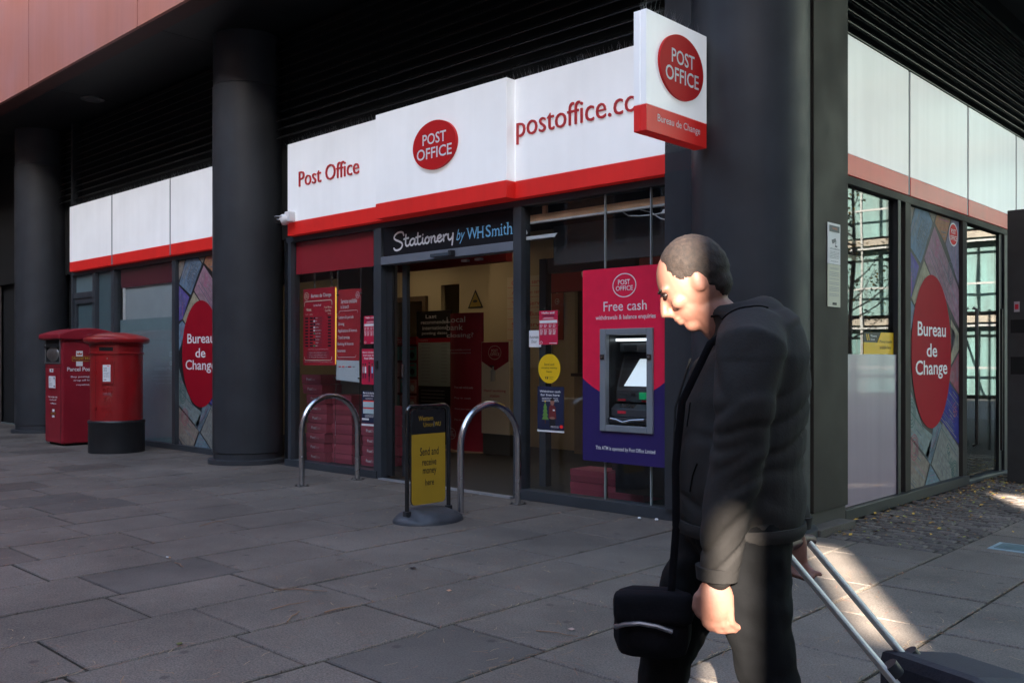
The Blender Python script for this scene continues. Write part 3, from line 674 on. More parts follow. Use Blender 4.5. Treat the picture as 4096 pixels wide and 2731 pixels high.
# ================================================================ POSTERS
NOTE = {}
def nm(k, c): 
    return mat('banknote_'+k, tuple(v*.72 for v in c), .6, spec=.15, var=.22, vscale=18, streak=.06)
NM = dict(blue=nm('blue',(.20,.30,.42)), beige=nm('beige',(.33,.29,.24)), peso=nm('rose',(.42,.26,.32)), orange=nm('orange',(.50,.25,.14)),
          lav=nm('lavender',(.34,.29,.40)), violet=nm('violet',(.16,.13,.42)), cream=nm('cream',(.46,.43,.30)), sky=nm('sky',(.22,.33,.45)),
          pink=nm('pink',(.42,.14,.17)), deep=nm('deep_blue',(.05,.05,.28)), green=nm('green',(.26,.33,.32)), stone=nm('stone',(.30,.31,.28)),
          steel=nm('steel',(.20,.29,.34)), ink=mat('banknote_ink', (.05,.075,.11), .5), gink=mat('banknote_green_ink', (.02,.09,.08), .5), rink=mat('banknote_rose_ink', (.35,.06,.16), .5))
def clip(poly, x0, x1, z0, z1):
    for ax, lim, sg in ((0, x0, 1), (0, x1, -1), (1, z0, 1), (1, z1, -1)):
        out = []
        for i in range(len(poly)):
            a, b = poly[i-1], poly[i]; ina, inb = sg*(a[ax]-lim) >= 0, sg*(b[ax]-lim) >= 0
            if ina != inb:
                t = (lim-a[ax])/(b[ax]-a[ax]); out.append((a[0]+(b[0]-a[0])*t, a[1]+(b[1]-a[1])*t))
            if inb: out.append(b)
        poly = out
        if len(poly) < 3: return []
    return poly
def area(p): return sum(p[i-1][0]*p[i][1]-p[i][0]*p[i-1][1] for i in range(len(p)))/2
def bureau_poster(label, facing, u0, plane, logo=True):
    W, H, zb = 1.325, 2.46, .045
    w = Wall('window_poster', label, 'poster', facing, u0, plane, zb)
    w.box('sheet', u0, u0+W, zb, zb+H, 0, .004, PBLACK)
    s = w.new(); hq = random.Random(77)
    def P(pts): return [(u0+(x-75)/272*W, zb+H-(y-30)/1500*H) for x, y in pts]
    def note(pts, m, d=.006):
        q = clip(P(pts), u0+.003, u0+W-.003, zb+.003, zb+H-.003)
        if len(q) > 2:
            if area(q) < 0: q = q[::-1]
            s.poly(q, d, m)
            L = max(range(len(q)), key=lambda i: math.dist(q[i-1], q[i])); dx, dz = q[L][0]-q[L-1][0], q[L][1]-q[L-1][1]; ln = math.hypot(dx, dz); dx /= ln; dz /= ln
            ts = [-(p[0])*dz+p[1]*dx for p in q]; t = min(ts)+.012; kq = 0
            while t < max(ts)-.008:              # engraved lines of the note, clipped to its outline
                hit = []
                for i in range(len(q)):
                    a, b = q[i-1], q[i]; fa, fb = -a[0]*dz+a[1]*dx-t, -b[0]*dz+b[1]*dx-t
                    if fa*fb < 0: u = fa/(fa-fb); hit.append((a[0]+(b[0]-a[0])*u, a[1]+(b[1]-a[1])*u))
                if len(hit) == 2:
                    hit.sort(); A, B = hit; n0, n1 = hq.uniform(.0, .45), hq.uniform(.55, 1.0)
                    C = (A[0]+(B[0]-A[0])*n0, A[1]+(B[1]-A[1])*n0); D = (A[0]+(B[0]-A[0])*n1, A[1]+(B[1]-A[1])*n1)
                    if math.dist(C, D) > .02: s.line([C, D], hq.choice((.002, .003, .005, .009)), d+.0006, hq.choice((NM['ink'], NM['ink'], NM['gink'], NM['beige'], NM['sky'], NM['rink'])) if kq % 2 else NM['stone'])
                t += hq.uniform(.010, .026); kq += 1
    def prt(t, cx, cy, wd, ht, ang, m, d=.0075):
        c = P([(cx, cy)])[0]; tw, th = wd*W/272, ht*H/1500
        if c[0]-tw*.5 < u0 or c[0]+tw*.5 > u0+W: tw = min(tw, 2*min(c[0]-u0, u0+W-c[0])-.01)
        if tw > .02: s.text(t, (c[0]-tw/2, c[1]-th/2, c[0]+tw/2, c[1]+th/2), d, m, rot=ang)
    note([(70,20),(112,20),(96,120),(72,205)], NM['beige']); note([(118,20),(176,20),(202,85),(142,318),(78,222),(100,110)], NM['blue'])
    note([(180,20),(222,20),(206,80)], NM['beige']); note([(226,20),(300,20),(268,175),(214,80)], NM['orange'])
    note([(306,20),(352,20),(352,420),(272,180)], NM['lav']); note([(212,98),(352,440),(352,660),(262,470),(205,398),(160,285)], NM['peso'])
    note([(70,225),(134,335),(96,505),(70,525)], NM['violet']); note([(158,300),(202,402),(150,480),(112,540),(98,505)], NM['cream'])
    note([(94,520),(118,565),(90,700),(70,790),(70,560)], NM['sky']); note([(70,870),(96,1000),(150,1185),(200,1240),(182,1370),(70,1190)], NM['green'])
    note([(300,600),(352,690),(352,760),(300,860)], NM['cream']); note([(302,640),(330,690),(300,800)], NM['steel'])
    note([(352,780),(352,1040),(290,940),(300,880)], NM['pink']); note([(288,955),(352,1055),(352,1330),(240,1160)], NM['deep'])
    note([(236,1170),(250,1195),(190,1400),(165,1345),(200,1245),(206,1190)], NM['steel']); note([(256,1180),(352,1350),(352,1540),(262,1540),(196,1400)], NM['stone'])
    note([(70,1205),(185,1392),(150,1540),(108,1540),(70,1450)], NM['beige']); note([(190,1402),(256,1540),(158,1540)], NM['steel'])
    note([(70,1462),(100,1540),(70,1540)], NM['ink'])
    for k in range(6):                                   # engraved borders and guilloche lines along the notes
        a = k*6; s.line([P([(206-a*1.1, 92+a*2)])[0], P([(146-a*1.0, 305-a*1)])[0]], .004, .0072, NM['ink'])
        q = [P([(214+a*.5, 120+a*6)])[0], P([(330, 470+a*14)])[0]]; s.line(q, .0035, .0072, NM['rink'])
        s.line([P([(240-a*.6, 1185+a*3)])[0], P([(190-a*.8, 1375)])[0]], .004, .0072, NM['ink'])
        s.line([P([(262+a*.6, 1200+a*5)])[0], P([(208+a, 1395+a*5)])[0]], .003, .0072, NM['ink'])
        s.line([P([(82+a*.9, 1225+a*5)])[0], P([(80+a*1.2, 1430)])[0]], .003, .0072, NM['pink'])
    A = R(62); prt('AMERICA', 140, 150, 60, 60, R(62), NM['ink']); prt('STATES', 162, 160, 52, 46, R(62), NM['ink'])
    prt('PISO', 225, 215, 34, 44, R(72), NM['rink']); prt('DOLLAR', 100, 370, 44, 40, R(-62), NM['ink']); prt('MA 5878', 296, 1400, 68, 44, R(-58), NM['gink'])
    prt('MD 4340', 88, 1000, 22, 40, R(60), NM['gink']); prt('THE UNITED', 215, 1290, 60, 34, R(62), NM['ink']); prt('100', 322, 1120, 26, 60, R(-60), NM['pink'])
    for cx, cy, rx, ry, m in ((98,1110,.085,.12,'gink'), (298,338,.075,.105,'ink'), (320,1470,.08,.10,'gink'), (110,1290,.09,.11,'pink')):
        c = P([(cx, cy)])[0]
        for f in (1, .78, .5):
            pts = ellipse(c[0], c[1], rx*f, ry*f, 30)
            if c[0]-rx*f > u0 and c[0]+rx*f < u0+W: s.line(pts, .009, .0074, NM[m], True)
    s.build('banknote_print')
    cx, cz = u0+.595, zb+1.22
    disc = w.new().poly(ellipse(cx, cz, .495, .685, 72), .009, mat('disc_red', (.33,.006,.018), .6, spec=.12, var=.04)).build('disc')
    s = w.new(); s.text('Bureau', (cx-.352, cz+.135, cx+.352, cz+.262), .0105, PWHITE, bold=.012).text('de', (cx-.135, cz-.048, cx+.125, cz+.072), .0105, PWHITE, bold=.012)
    s.text('Change', (cx-.40, cz-.245, cx+.39, cz-.078), .0105, PWHITE, bold=.012); s.build('lettering')
    if logo:
        lg = w.new().poly(ellipse(u0+1.155, zb+2.32, .125, .11, 40), .009, PWHITE).build('logo_rim')
        w.new().poly(ellipse(u0+1.155, zb+2.32, .110, .096, 40), .010, LOZ).text('POST', (u0+1.09, zb+2.325, u0+1.215, zb+2.37), .011, PWHITE, bold=.01).text('OFFICE', (u0+1.065, zb+2.265, u0+1.245, zb+2.31), .011, PWHITE, bold=.01).build('logo')
    return w
bureau_poster('tall Bureau de Change poster of banknotes, cut off by the left column', 'front', -11.62, 5.834)
bureau_poster('tall Bureau de Change poster of banknotes on the lane side wall', 'side', 7.975, -2.955)

def po_oval(w, s, cx, cz, rx, rz, d, m=PWHITE, wd=.010):
    s.line(ellipse(cx, cz, rx, rz, 40), wd, d, m, True)
    s.text('POST', (cx-rx*.55, cz+rz*.06, cx+rx*.50, cz+rz*.50), d, m, bold=.012); s.text('OFFICE', (cx-rx*.74, cz-rz*.46, cx+rx*.74, cz-rz*.04), d, m, bold=.012)

# hanging rates board with LED windows
w = Wall('rates_board', 'red Bureau de Change rates board hanging on two chains in the window', 'notice board', 'front', -8.60, 5.95, 1.12)
w.box('board', -8.905, -8.300, 1.128, 1.985, -.03, 0, PRED, .004)
w.box('edge_light', -8.2995, -8.296, 1.14, 1.975, -.02, -.005, mat('led_edge', (.5,.3,.05), .5, emit=(1,.55,.08), estr=.05))
s = w.new(); po_oval(w, s, -8.835, 1.905, .042, .040, .002, PWARM, .005); s.text('Bureau de Change', (-8.745, 1.873, -8.365, 1.925), .002, PWHITE, bold=.006)
s.line([(-8.88,1.79),(-8.88,1.825),(-8.86,1.845),(-8.37,1.845),(-8.35,1.825),(-8.35,1.79)], .009, .002, PWARM)
s.line([(-8.875,1.225),(-8.875,1.20),(-8.855,1.185),(-8.375,1.185),(-8.355,1.20),(-8.355,1.225)], .009, .002, PWARM)
s.text('Our Best Rates*', (-8.70, 1.785, -8.55, 1.810), .002, PWHITE).text('Notes', (-8.835, 1.735, -8.745, 1.768), .002, PWARM, bold=.015)
s.text('Travel Money', (-8.50, 1.752, -8.355, 1.778), .002, PWARM, bold=.01).text('Card Plus', (-8.48, 1.718, -8.37, 1.744), .002, PWARM, bold=.01)
s.text('WE BUY', (-8.862, 1.690, -8.80, 1.704), .002, PWARM).text('WE SELL', (-8.775, 1.690, -8.71, 1.704), .002, PWARM).text('WE SELL', (-8.43, 1.690, -8.365, 1.704), .002, PWARM)
fl = [PNAVY, PWHITE, PNAVY, PWHITE, PWHITE, PGREEN, RED, PNAVY, RED, PGREEN]
for k, t in enumerate('EURO,USA,AUSTRALIA,CANADA,CZECH REPUBLIC,SOUTH AFRICA,SWITZERLAND,THAILAND,TURKEY,UAE'.split(',')):
    z = 1.655-.0345*k
    for a in (-8.862, -8.772, -8.425): s.rect(a, a+.058, z-.009, z+.009, .002, PBLACK)
    s.rect(-8.702, -8.536, z-.012, z+.012, .0015, mat('board_strip', (.38,.03,.05), .5)); s.rect(-8.700, -8.668, z-.010, z+.010, .002, fl[k])
    s.text(t, (-8.660, z-.006, -8.660+.012*len(t)**.85, z+.006), .002, PWHITE)
s.text('These rates apply in this branch for the following amounts', (-8.81, 1.300, -8.42, 1.313), .002, PWHITE)
s.rect(-8.83, -8.40, 1.205, 1.285, .0015, MATS['board_strip'])
for z, t in ((1.268, 'You can sell us a minimum of currency'), (1.243, 'When buying a minimum of notes'), (1.218, 'For purchase of a card minimum amount')): s.text(t, (-8.78, z-.005, -8.45, z+.005), .002, PWHITE)
s.text('Rates for other currencies and smaller amounts available on request', (-8.87, 1.158, -8.345, 1.170), .002, PWHITE)
s.build('print')
for cxx in (-8.70, -8.38):
    mb = MB()
    for k in range(11):
        zz = 1.99+.045*k; pts = [(cxx+8.60+.009*math.cos(t)*(1 if k % 2 else .25), .015+.009*math.cos(t)*(.25 if k % 2 else 1), zz-1.12+.027*math.sin(t)) for t in [2*math.pi*j/8 for j in range(9)]]
        mb.tube(pts, .003, STEEL, 5)
    mb.build('chain', w.root)
# services banner on two wires
w = Wall('services_banner', 'tall red and white Services available in branch banner between two wires', 'banner', 'front', -7.98, 5.90, .96)
pl = [(-8.198,1.189),(-7.800,1.181),(-7.752,1.935),(-8.168,1.940)]
w.new().prism(pl, 0, .003, mat('banner_red', (.47,.025,.035), .5, var=.05)).build('sheet')
w.new().prism([(-8.205,.975),(-7.795,.955),(-7.801,1.180),(-8.199,1.188)], 0, .003, mat('banner_white', (.62,.66,.68), .6, var=.03)).build('foot')
s = w.new(); po_oval(w, s, -7.823, 1.87, .030, .034, .004, PWHITE, .004)
s.text('Services available', (-8.115, 1.790, -7.835, 1.838), .004, PWHITE, bold=.006).text('in branch', (-8.12, 1.735, -7.975, 1.775), .004, PWHITE, bold=.006)
for t, x0, x1, z0, z1 in (('Letters & parcels',-8.155,-7.895,1.618,1.662), ('Driving',-8.160,-8.058,1.548,1.590), ('Applications & licences',-8.168,-7.832,1.475,1.520),
        ('Travel services',-8.170,-7.962,1.412,1.448), ('Banking & finances',-8.175,-7.895,1.336,1.378), ('Insurance',-8.178,-8.038,1.272,1.304)): s.text(t, (x0, z0, x1, z1), .004, PWHITE, bold=.006)
s.line([(-8.15,1.685),(-8.145,1.705),(-8.13,1.712),(-7.84,1.712),(-7.825,1.705),(-7.82,1.685)], .004, .004, PWHITE)
s.line([(-8.18,1.245),(-8.175,1.225),(-8.16,1.218),(-7.87,1.218),(-7.855,1.225),(-7.85,1.245)], .004, .004, PWHITE)
for a, b, m in ((-8.155,-8.115,RED),(-8.095,-8.05,RED),(-8.03,-8.015,PGREEN),(-7.995,-7.93,PRED),(-7.91,-7.87,PGREY)): s.rect(a, b, 1.110, 1.122, .0045, m)
s.build('print')
for a0, a1 in ((-8.150, -8.215), (-7.745, -7.79)):
    mb = MB(); mb.tube([(a0-.0+7.98, -.012, 2.5-.96), (a1+7.98, -.012, .08-.96)], .003, STEEL, 6)
    mb.box((a0+7.98)-.02, (a0+7.98)+.01, -.02, -.004, .915, .93, STEEL); mb.box((a1+7.98)-.01, (a1+7.98)+.02, -.02, -.004, .03, .045, STEEL); mb.build('wire', w.root)

def small_print(s, x0, x1, z, n, d, m, dz=.012, h=.004, seed=1):
    q = random.Random(seed)
    for k in range(n):
        a = x0; 
        while a < x1-.01:
            b = min(a+q.uniform(.012, .035), x1); s.rect(a, b-.004, z-dz*k, z-dz*k+h, d, m); a = b
def hello(label, u0, u1, z0, z1, curl):
    w = Wall('window_notice', label, 'notice', 'front', (u0+u1)/2, 5.832, z0)
    w.box('sheet', u0, u1, z0, z1, 0, .002, mat('notice_crimson', (.55,.015,.06), .45, var=.05))
    W, H = u1-u0, z1-z0; s = w.new(); X = lambda f: u0+W*f; Z = lambda f: z0+H*f
    s.text('Hello and', (X(.15), Z(.905), X(.82), Z(.965)), .003, PWHITE, bold=.02).text('welcome', (X(.18), Z(.825), X(.82), Z(.88)), .003, PNAVY, bold=.02)
    s.rect(X(.25), X(.75), Z(.78), Z(.79), .003, PWHITE).rect(X(.2), X(.8), Z(.755), Z(.765), .003, PWHITE)
    s.rect(X(.03), X(.97), Z(.63), Z(.715), .003, PWHITE).rect(X(.04), X(.97), Z(.465), Z(.47), .003, PWHITE)
    for a in (.05, .27, .53, .74):
        small_print(s, X(a), X(a+.16), Z(.58), 3, .003, PWHITE, H*.035, H*.014, 3); small_print(s, X(a), X(a+.18), Z(.43), 5, .003, PWHITE, H*.033, H*.014, 4)
    s.line(ellipse(X(.12), Z(.06), W*.07, H*.035, 20), .003, .003, PWHITE, True); s.rect(X(.55), X(.95), Z(.03), Z(.05), .003, PWHITE); s.build('print')
hello('small crimson Hello and welcome notice above the Christmas poster', -7.628, -7.420, 1.352, 1.640, 0)
hello('small crimson Hello and welcome notice right of the doorway', -5.212, -5.003, 1.320, 1.606, 0)

w = Wall('window_notice', 'crimson Merry Christmas poster with a group of people', 'poster', 'front', -7.52, 5.832, .935)
w.box('sheet', -7.664, -7.410, .937, 1.302, 0, .002, MATS['notice_crimson']); s = w.new()
for t, a, b, z in (('Merry Christmas', -7.650, -7.425, 1.262), ('from your local', -7.640, -7.435, 1.232), ('Post Office', -7.62, -7.46, 1.202)): s.text(t, (a, z-.008, b, z+.014), .003, PWHITE, bold=.02)
q = random.Random(4)
for k, xx in enumerate((-7.640, -7.602, -7.540, -7.490, -7.450)):
    z0, h = (1.00, .15) if k != 2 else (.965, .20); c = [PGREY, PWHITE, PBLACK, PBLUE, PBLACK][k]
    s.rect(xx-.012, xx+.014, z0+.055, z0+h-.03, .003+.0003*k, c); s.rect(xx-.010, xx-.001, z0, z0+.055, .003, PNAVY); s.rect(xx+.002, xx+.011, z0, z0+.055, .003, PNAVY if k % 2 else PBLACK)
    s.poly(ellipse(xx+.001, z0+h-.015, .010, .013, 12), .0032+.0003*k, SKIN); s.poly(ellipse(xx+.001, z0+h-.006, .011, .009, 12), .0034+.0003*k, PBLACK)
s.line(ellipse(-7.437, .957, .014, .012, 20), .003, .0045, PWHITE, True); s.build('print')
w = Wall('window_notice', 'navy last posting dates poster with pale tables left of the doorway', 'poster', 'front', -7.52, 5.832, .51)
w.box('sheet', -7.664, -7.410, .545, .873, 0, .002, PNAVY); w.box('foot_strip', -7.668, -7.408, .515, .535, 0, .002, PWHITE); s = w.new()
s.text('Fa-la-la-la-last', (-7.640, .842, -7.435, .862), .003, PWHITE, bold=.02).text('posting dates', (-7.635, .812, -7.44, .834), .003, PWHITE, bold=.02)
pc = mat('print_pale_cyan', (.50,.68,.70), .5)
s.rect(-7.640,-7.430,.705,.775,.003,pc).rect(-7.640,-7.430,.762,.775,.0035,RED).rect(-7.640,-7.430,.640,.700,.003,pc).rect(-7.640,-7.430,.690,.700,.0035,RED)
small_print(s, -7.60, -7.47, .797, 2, .003, PWHITE, .010, .003, 7)
for k in range(4): small_print(s, -7.63, -7.44, .750-.013*k, 1, .004, PGREY, .01, .003, k); small_print(s, -7.63, -7.44, .682-.012*k, 1, .004, PGREY, .01, .003, k+9)
small_print(s, -7.61, -7.46, .625, 3, .003, PWHITE, .010, .003, 11); s.rect(-7.660,-7.545,.573,.592,.003,PWHITE); s.poly(ellipse(-7.435,.577,.015,.013,20),.003,RED)
s.poly([(-7.44,.61),(-7.415,.61),(-7.4275,.66)],.0042,PGREEN); s.build('print')

w = Wall('window_notice', 'white Automatic Door sticker beside the crimson notice', 'sticker', 'front', -5.27, 5.834, 1.30)
w.box('sheet', -5.330, -5.192, 1.300, 1.441, 0, .001, PWHITE); s = w.new(); s.text('Automatic', (-5.325, 1.375, -5.218, 1.400), .002, PBLACK).text('Door', (-5.30, 1.335, -5.240, 1.360), .002, PBLACK); s.build('lettering')
w = Wall('round_sticker', 'round yellow Send and receive money here sticker on the window', 'sticker', 'front', -5.10, 5.834, .99)
w.new().prism(ellipse(-5.100, 1.118, .122, .123, 56), 0, .002, PYEL).build('disc'); s = w.new()
s.text('Send and', (-5.155, 1.145, -5.045, 1.165), .003, PBLACK).text('receive money', (-5.187, 1.112, -5.012, 1.133), .003, PBLACK).text('here', (-5.128, 1.085, -5.072, 1.102), .003, PBLACK)
for a in (-5.148, -5.130): s.poly([(a+.010,1.030),(a+.018,1.030),(a+.008,1.052),(a,1.052)], .003, PBLACK)
s.poly([(-5.122,1.030),(-5.115,1.030),(-5.108,1.052),(-5.114,1.052)], .0031, PBLACK)
s.text('Western', (-5.098, 1.043, -5.045, 1.052), .003, PBLACK).text('Union', (-5.098, 1.030, -5.062, 1.039), .003, PBLACK); s.build('print')
w = Wall('window_notice', 'navy Withdraw cash for free here poster with a small Christmas tree', 'poster', 'front', -5.09, 5.834, .58)
w.box('sheet', -5.232, -4.938, .607, .968, 0, .002, PNAVY); w.box('foot_strip', -5.234, -4.936, .586, .600, 0, .002, PWHITE); s = w.new()
s.text('Withdraw cash', (-5.205, .918, -4.975, .936), .003, PWHITE, bold=.02).text('for free here', (-5.195, .888, -4.985, .907), .003, PWHITE, bold=.02)
small_print(s, -5.18, -4.99, .868, 3, .003, PWHITE, .012, .004, 5)
for k in range(4): s.poly([(-5.183+.006*k, .690+.032*k), (-5.103-.006*k, .690+.032*k), (-5.143, .745+.030*k)], .003+.0004*k, mat('print_tree_green', (.12,.26,.05), .6))
s.rect(-5.148, -5.138, .655, .692, .003, mat('print_brown', (.10,.04,.02), .6)).poly(ellipse(-5.143,.842,.007,.007,10),.0046,PYEL)
s.poly([(-5.105,.70),(-5.020,.70),(-5.030,.80),(-5.05,.815),(-5.08,.815),(-5.098,.80)], .004, mat('print_shirt', (.16,.02,.02), .6)); s.rect(-5.095,-5.030,.625,.70,.0038,PBLACK)
s.poly(ellipse(-5.063,.838,.022,.028,20),.0045,SKIN).poly(ellipse(-5.063,.860,.021,.012,16),.0047,HAIR).rect(-5.058,-5.035,.765,.777,.0045,PWHITE).poly(ellipse(-5.063,.705,.03,.010,16),.0046,SKIN)
small_print(s, -5.08, -4.985, .635, 2, .0046, PWHITE, .009, .003, 6); s.poly(ellipse(-4.965,.636,.018,.015,24),.003,RED); s.build('print')

# management notices on the column fin
w = Wall('wall_notice', 'white CCTV notice on the grey column fin, above the cream one', 'notice', 'side', 6.37, -2.868, 1.875)
w.box('plate', 6.266, 6.470, 1.876, 2.168, 0, .006, PWHITE, .002); s = w.new(); s.rect(6.285,6.452,2.105,2.150,.008,PNAVY).text('WARNING', (6.33,2.122,6.41,2.138), .009, mat('notice_orange', (.6,.12,.03), .5))
s.poly([(6.32,2.045),(6.385,2.062),(6.40,2.04),(6.335,2.02)], .008, PNAVY).rect(6.375,6.412,2.0,2.010,.008,PNAVY).rect(6.385,6.393,2.0,2.035,.008,PNAVY)
s.text('CCTV IN OPERATION', (6.29,1.978,6.45,1.990), .008, PNAVY, bold=.01); small_print(s, 6.29, 6.45, 1.962, 5, .008, PGREY, .011, .004, 8); small_print(s, 6.31, 6.43, 1.895, 1, .008, PGREY, .011, .004, 9); s.build('print')
w = Wall('wall_notice', 'cream Private Property notice below the CCTV one on the column fin', 'notice', 'side', 6.37, -2.868, 1.57)
w.box('plate', 6.266, 6.470, 1.571, 1.874, 0, .006, mat('plate_cream', (.62,.61,.48), .5), .002); s = w.new()
s.text('PRIVATE PROPERTY', (6.30,1.838,6.44,1.850), .008, PGREY, bold=.01)
for k, n in ((1.815,3),(1.768,1),(1.742,2),(1.708,3),(1.66,2)): small_print(s, 6.285, 6.45, k, n, .008, PGREY, .012, .004, int(k*1000))
s.rect(6.335,6.405,1.585,1.602,.008,PBLACK); s.build('print')
w = Wall('window_notice', 'yellow Money transfer available here sticker above the lilac panel', 'sticker', 'side', 7.4, -2.954, 1.237)
w.new().prism([(7.10,1.238),(7.695,1.238),(7.695,1.415),(7.44,1.412),(7.37,1.33),(7.10,1.33)], 0, .002, PYEL).build('sheet')
w.new().prism([(7.10,1.332),(7.36,1.332),(7.43,1.412),(7.10,1.405)], 0, .0015, PBLACK).build('logo_field'); s = w.new()
for a in (7.14, 7.175): s.poly([(a+.02,1.345),(a+.035,1.345),(a+.015,1.395),(a,1.395)], .003, PYEL)
s.text('Western', (7.225,1.372,7.345,1.392), .003, PWHITE).text('Union', (7.225,1.345,7.31,1.366), .003, PWHITE).text('Money transfer', (7.41,1.322,7.67,1.352), .003, PBLACK).text('available here', (7.41,1.280,7.64,1.308), .003, PBLACK); s.build('print')
w = Wall('window_notice', 'green fire exit sign on the far left frosted door', 'sign', 'front', -14.6, 5.843, 1.30)
w.box('plate', -14.80, -14.45, 1.33, 1.46, 0, .003, PWHITE); s = w.new(); s.rect(-14.785,-14.465,1.345,1.445,.004,PGREEN).text('Fire exit', (-14.70,1.37,-14.49,1.42), .005, PWHITE); s.build('print')

# ================================================================ CASH MACHINE
w = Wall('cash_machine', 'cash machine in a crimson and purple Free cash panel with grey surround', 'cash machine', 'front', -4.30, 5.80, .38)
U0, U1, Z0, Z1 = -4.702, -3.885, .385, 1.912; A0, A1, B0, B1 = -4.515, -4.012, .632, 1.436
def arc(u): t = (u+4.293)/.409; return 1.045-.155*(1-t*t)
def strip(a, b, lo, hi, n=8):      # crimson above the arc, purple below it, between u=a..b
    us = [a+(b-a)*k/n for k in range(n+1)]
    P1 = [(u, max(arc(u), lo)) for u in us]
    return P1
pp = w.new(); pr = w.new()
for a, b in ((U0, A0), (A1, U1)):
    cv = strip(a, b, 0, 9); pr.prism(cv+[(b, Z1), (a, Z1)], 0, .012, PCRIM); pp.prism([(a, Z0), (b, Z0)]+cv[::-1], 0, .012, PPURP)
pr.box(A0, A1, B1, Z1, 0, .012, PCRIM); pp.box(A0, A1, Z0, B0, 0, .012, PPURP)
pr.build('panel_crimson'); pp.build('panel_purple')
s = w.new(); po_oval(w, s, -4.287, 1.771, .110, .090, .0135, PWHITE, .008)
s.text('Free cash', (-4.490, 1.574, -4.076, 1.650), .0135, PWHITE, bold=.004).text('withdrawals & balance enquiries', (-4.568, 1.498, -3.994, 1.544), .0135, PWHITE, bold=.01)
s.text('This ATM is operated by Post Office Limited', (-4.568, .474, -3.999, .512), .0135, PWHITE, bold=.01); s.build('lettering')
fr = w.box('surround', A0, A0+.057, B0, B1, -.02, .032, ALU, .006)
for a in ((A1-.057, A1, B0, B1), (A0+.058, A1-.058, B1-.048, B1), (A0+.058, A1-.058, B0, B0+.05)): w.box('surround', *a, -.02, .030, ALU, .006)
for a in (A0+.028, A1-.028):
    lk = w.box('lock', a-.018, a+.018, 1.195, 1.235, .031, .040, mat('lock_bronze', (.10,.08,.07), .3, metal=.8), .003)
    mb = MB(); mb.tube([(a+4.30, -.040, .835), (a+4.30, -.047, .835)], .009, STEEL, 12); mb.build('lock_face', w.root)
K = mat('atm_black', (.012,.013,.015), .4, coat=.3); K2 = mat('atm_dark_grey', (.045,.048,.054), .45)
x0, x1, z0, z1 = A0+.057, A1-.057, B0+.05, B1-.048
s = w.new(); s.box(x0-.01, x0, z0, z1, -.30, -.021, K).box(x1, x1+.01, z0, z1, -.30, -.021, K).box(x0, x1, z1, z1+.01, -.30, -.021, K).box(x0, x1, z0-.01, z0, -.30, -.021, K).box(x0, x1, z0, z1, -.31, -.30, K)
s.build('niche')
w.box('niche_lamp', -4.44, -4.10, 1.340, 1.360, -.13, -.08, mat('atm_lamp', (.9,.9,.9), .4, emit=(.85,.93,1), estr=.10))
w.box('hood', -4.445, -4.075, 1.255, 1.325, -.20, -.14, K2, .006)
w.box('speaker', -4.40, -4.28, 1.27, 1.31, -.14, -.135, K)
# sloping fascia: top set back, foot forward
def slope(z): return -.20+(1.20-z)/(1.20-.96)*.09
mb = MB()
def sl(x0, x1, z0, z1, off, m, pts=None):
    P4 = pts or [(x0,z0),(x1,z0),(x1,z1),(x0,z1)]
    mb.add([(p[0]+4.30, -(slope(p[1])+off), p[1]-.38) for p in P4], [tuple(range(len(P4)))], m)
sl(-4.455, -4.075, .955, 1.245, 0, K2); mb.build('fascia', w.root)
mb = MB(); sl(-4.435, -4.085, .978, 1.205, .004, K); scr = mb.build('screen', w.root)
mb = MB(); sl(0,0,0,0,.006, mat('screen_reflection_glow', (.5,.6,.7), .3, emit=(.80,.90,1.0), estr=.040), [(-4.385,.985),(-4.088,.985),(-4.088,1.20),(-4.285,1.20)]); mb.build('display', w.root)  # bright reflected patch on the screen, put in as emission
w.box('console', -4.45, -4.075, .86, .952, -.14, -.10, K2, .004); w.box('card_slot', -4.42, -4.34, .915, .922, -.10, -.096, K); w.box('reader', -4.30, -4.26, .908, .932, -.10, -.095, K)
w.box('card_reader', -4.215, -4.13, .885, .940, -.10, -.080, mat('reader_green', (.01,.30,.11), .4, emit=(.02,.6,.2), estr=.01), .004)
RL = mat('atm_red_label', (.55,.02,.04), .5); w.box('label', -4.43, -4.355, .868, .884, -.10, -.094, RL); w.box('label', -4.20, -4.13, .866, .880, -.10, -.094, RL); w.box('label', -4.385, -4.305, .772, .792, -.035, -.030, RL)
mb = MB(); mb.add([(-.155,.10,.465),(.22,.10,.465),(.22,.035,.425),(-.155,.035,.425)], [(3,2,1,0)], K2); mb.build('ledge', w.root)
mb = MB()
for i in range(4):
    for j in range(4): mb.box(-.075+.034*i, -.048+.034*i, .050+.011*j, .059+.011*j, .437+.0068*j, .444+.0068*j, STEEL)
mb.build('keypad', w.root)
w.box('lower_console', -4.45, -4.075, .745, .805, -.14, -.035, K2, .006)
mb = MB(); mb.bbox(-.155, .22, -.005, .09, .315, .362, PLASTIC, .012); mb.build('cash_slot', w.root)
mb = MB(); mb.tube([(-.12,-.012,.352),(-.06,-.018,.345),(.01,-.026,.326),(.08,-.02,.345),(.2,-.012,.355)], .011, mat('slot_chrome', (.5,.52,.55), .12, metal=1), 10); mb.build('slot_lip', w.root)
w.box('cabinet', -4.62, -3.95, .10, 1.88, -.90, -.315, mat('atm_cabinet', (.03,.03,.035), .6))

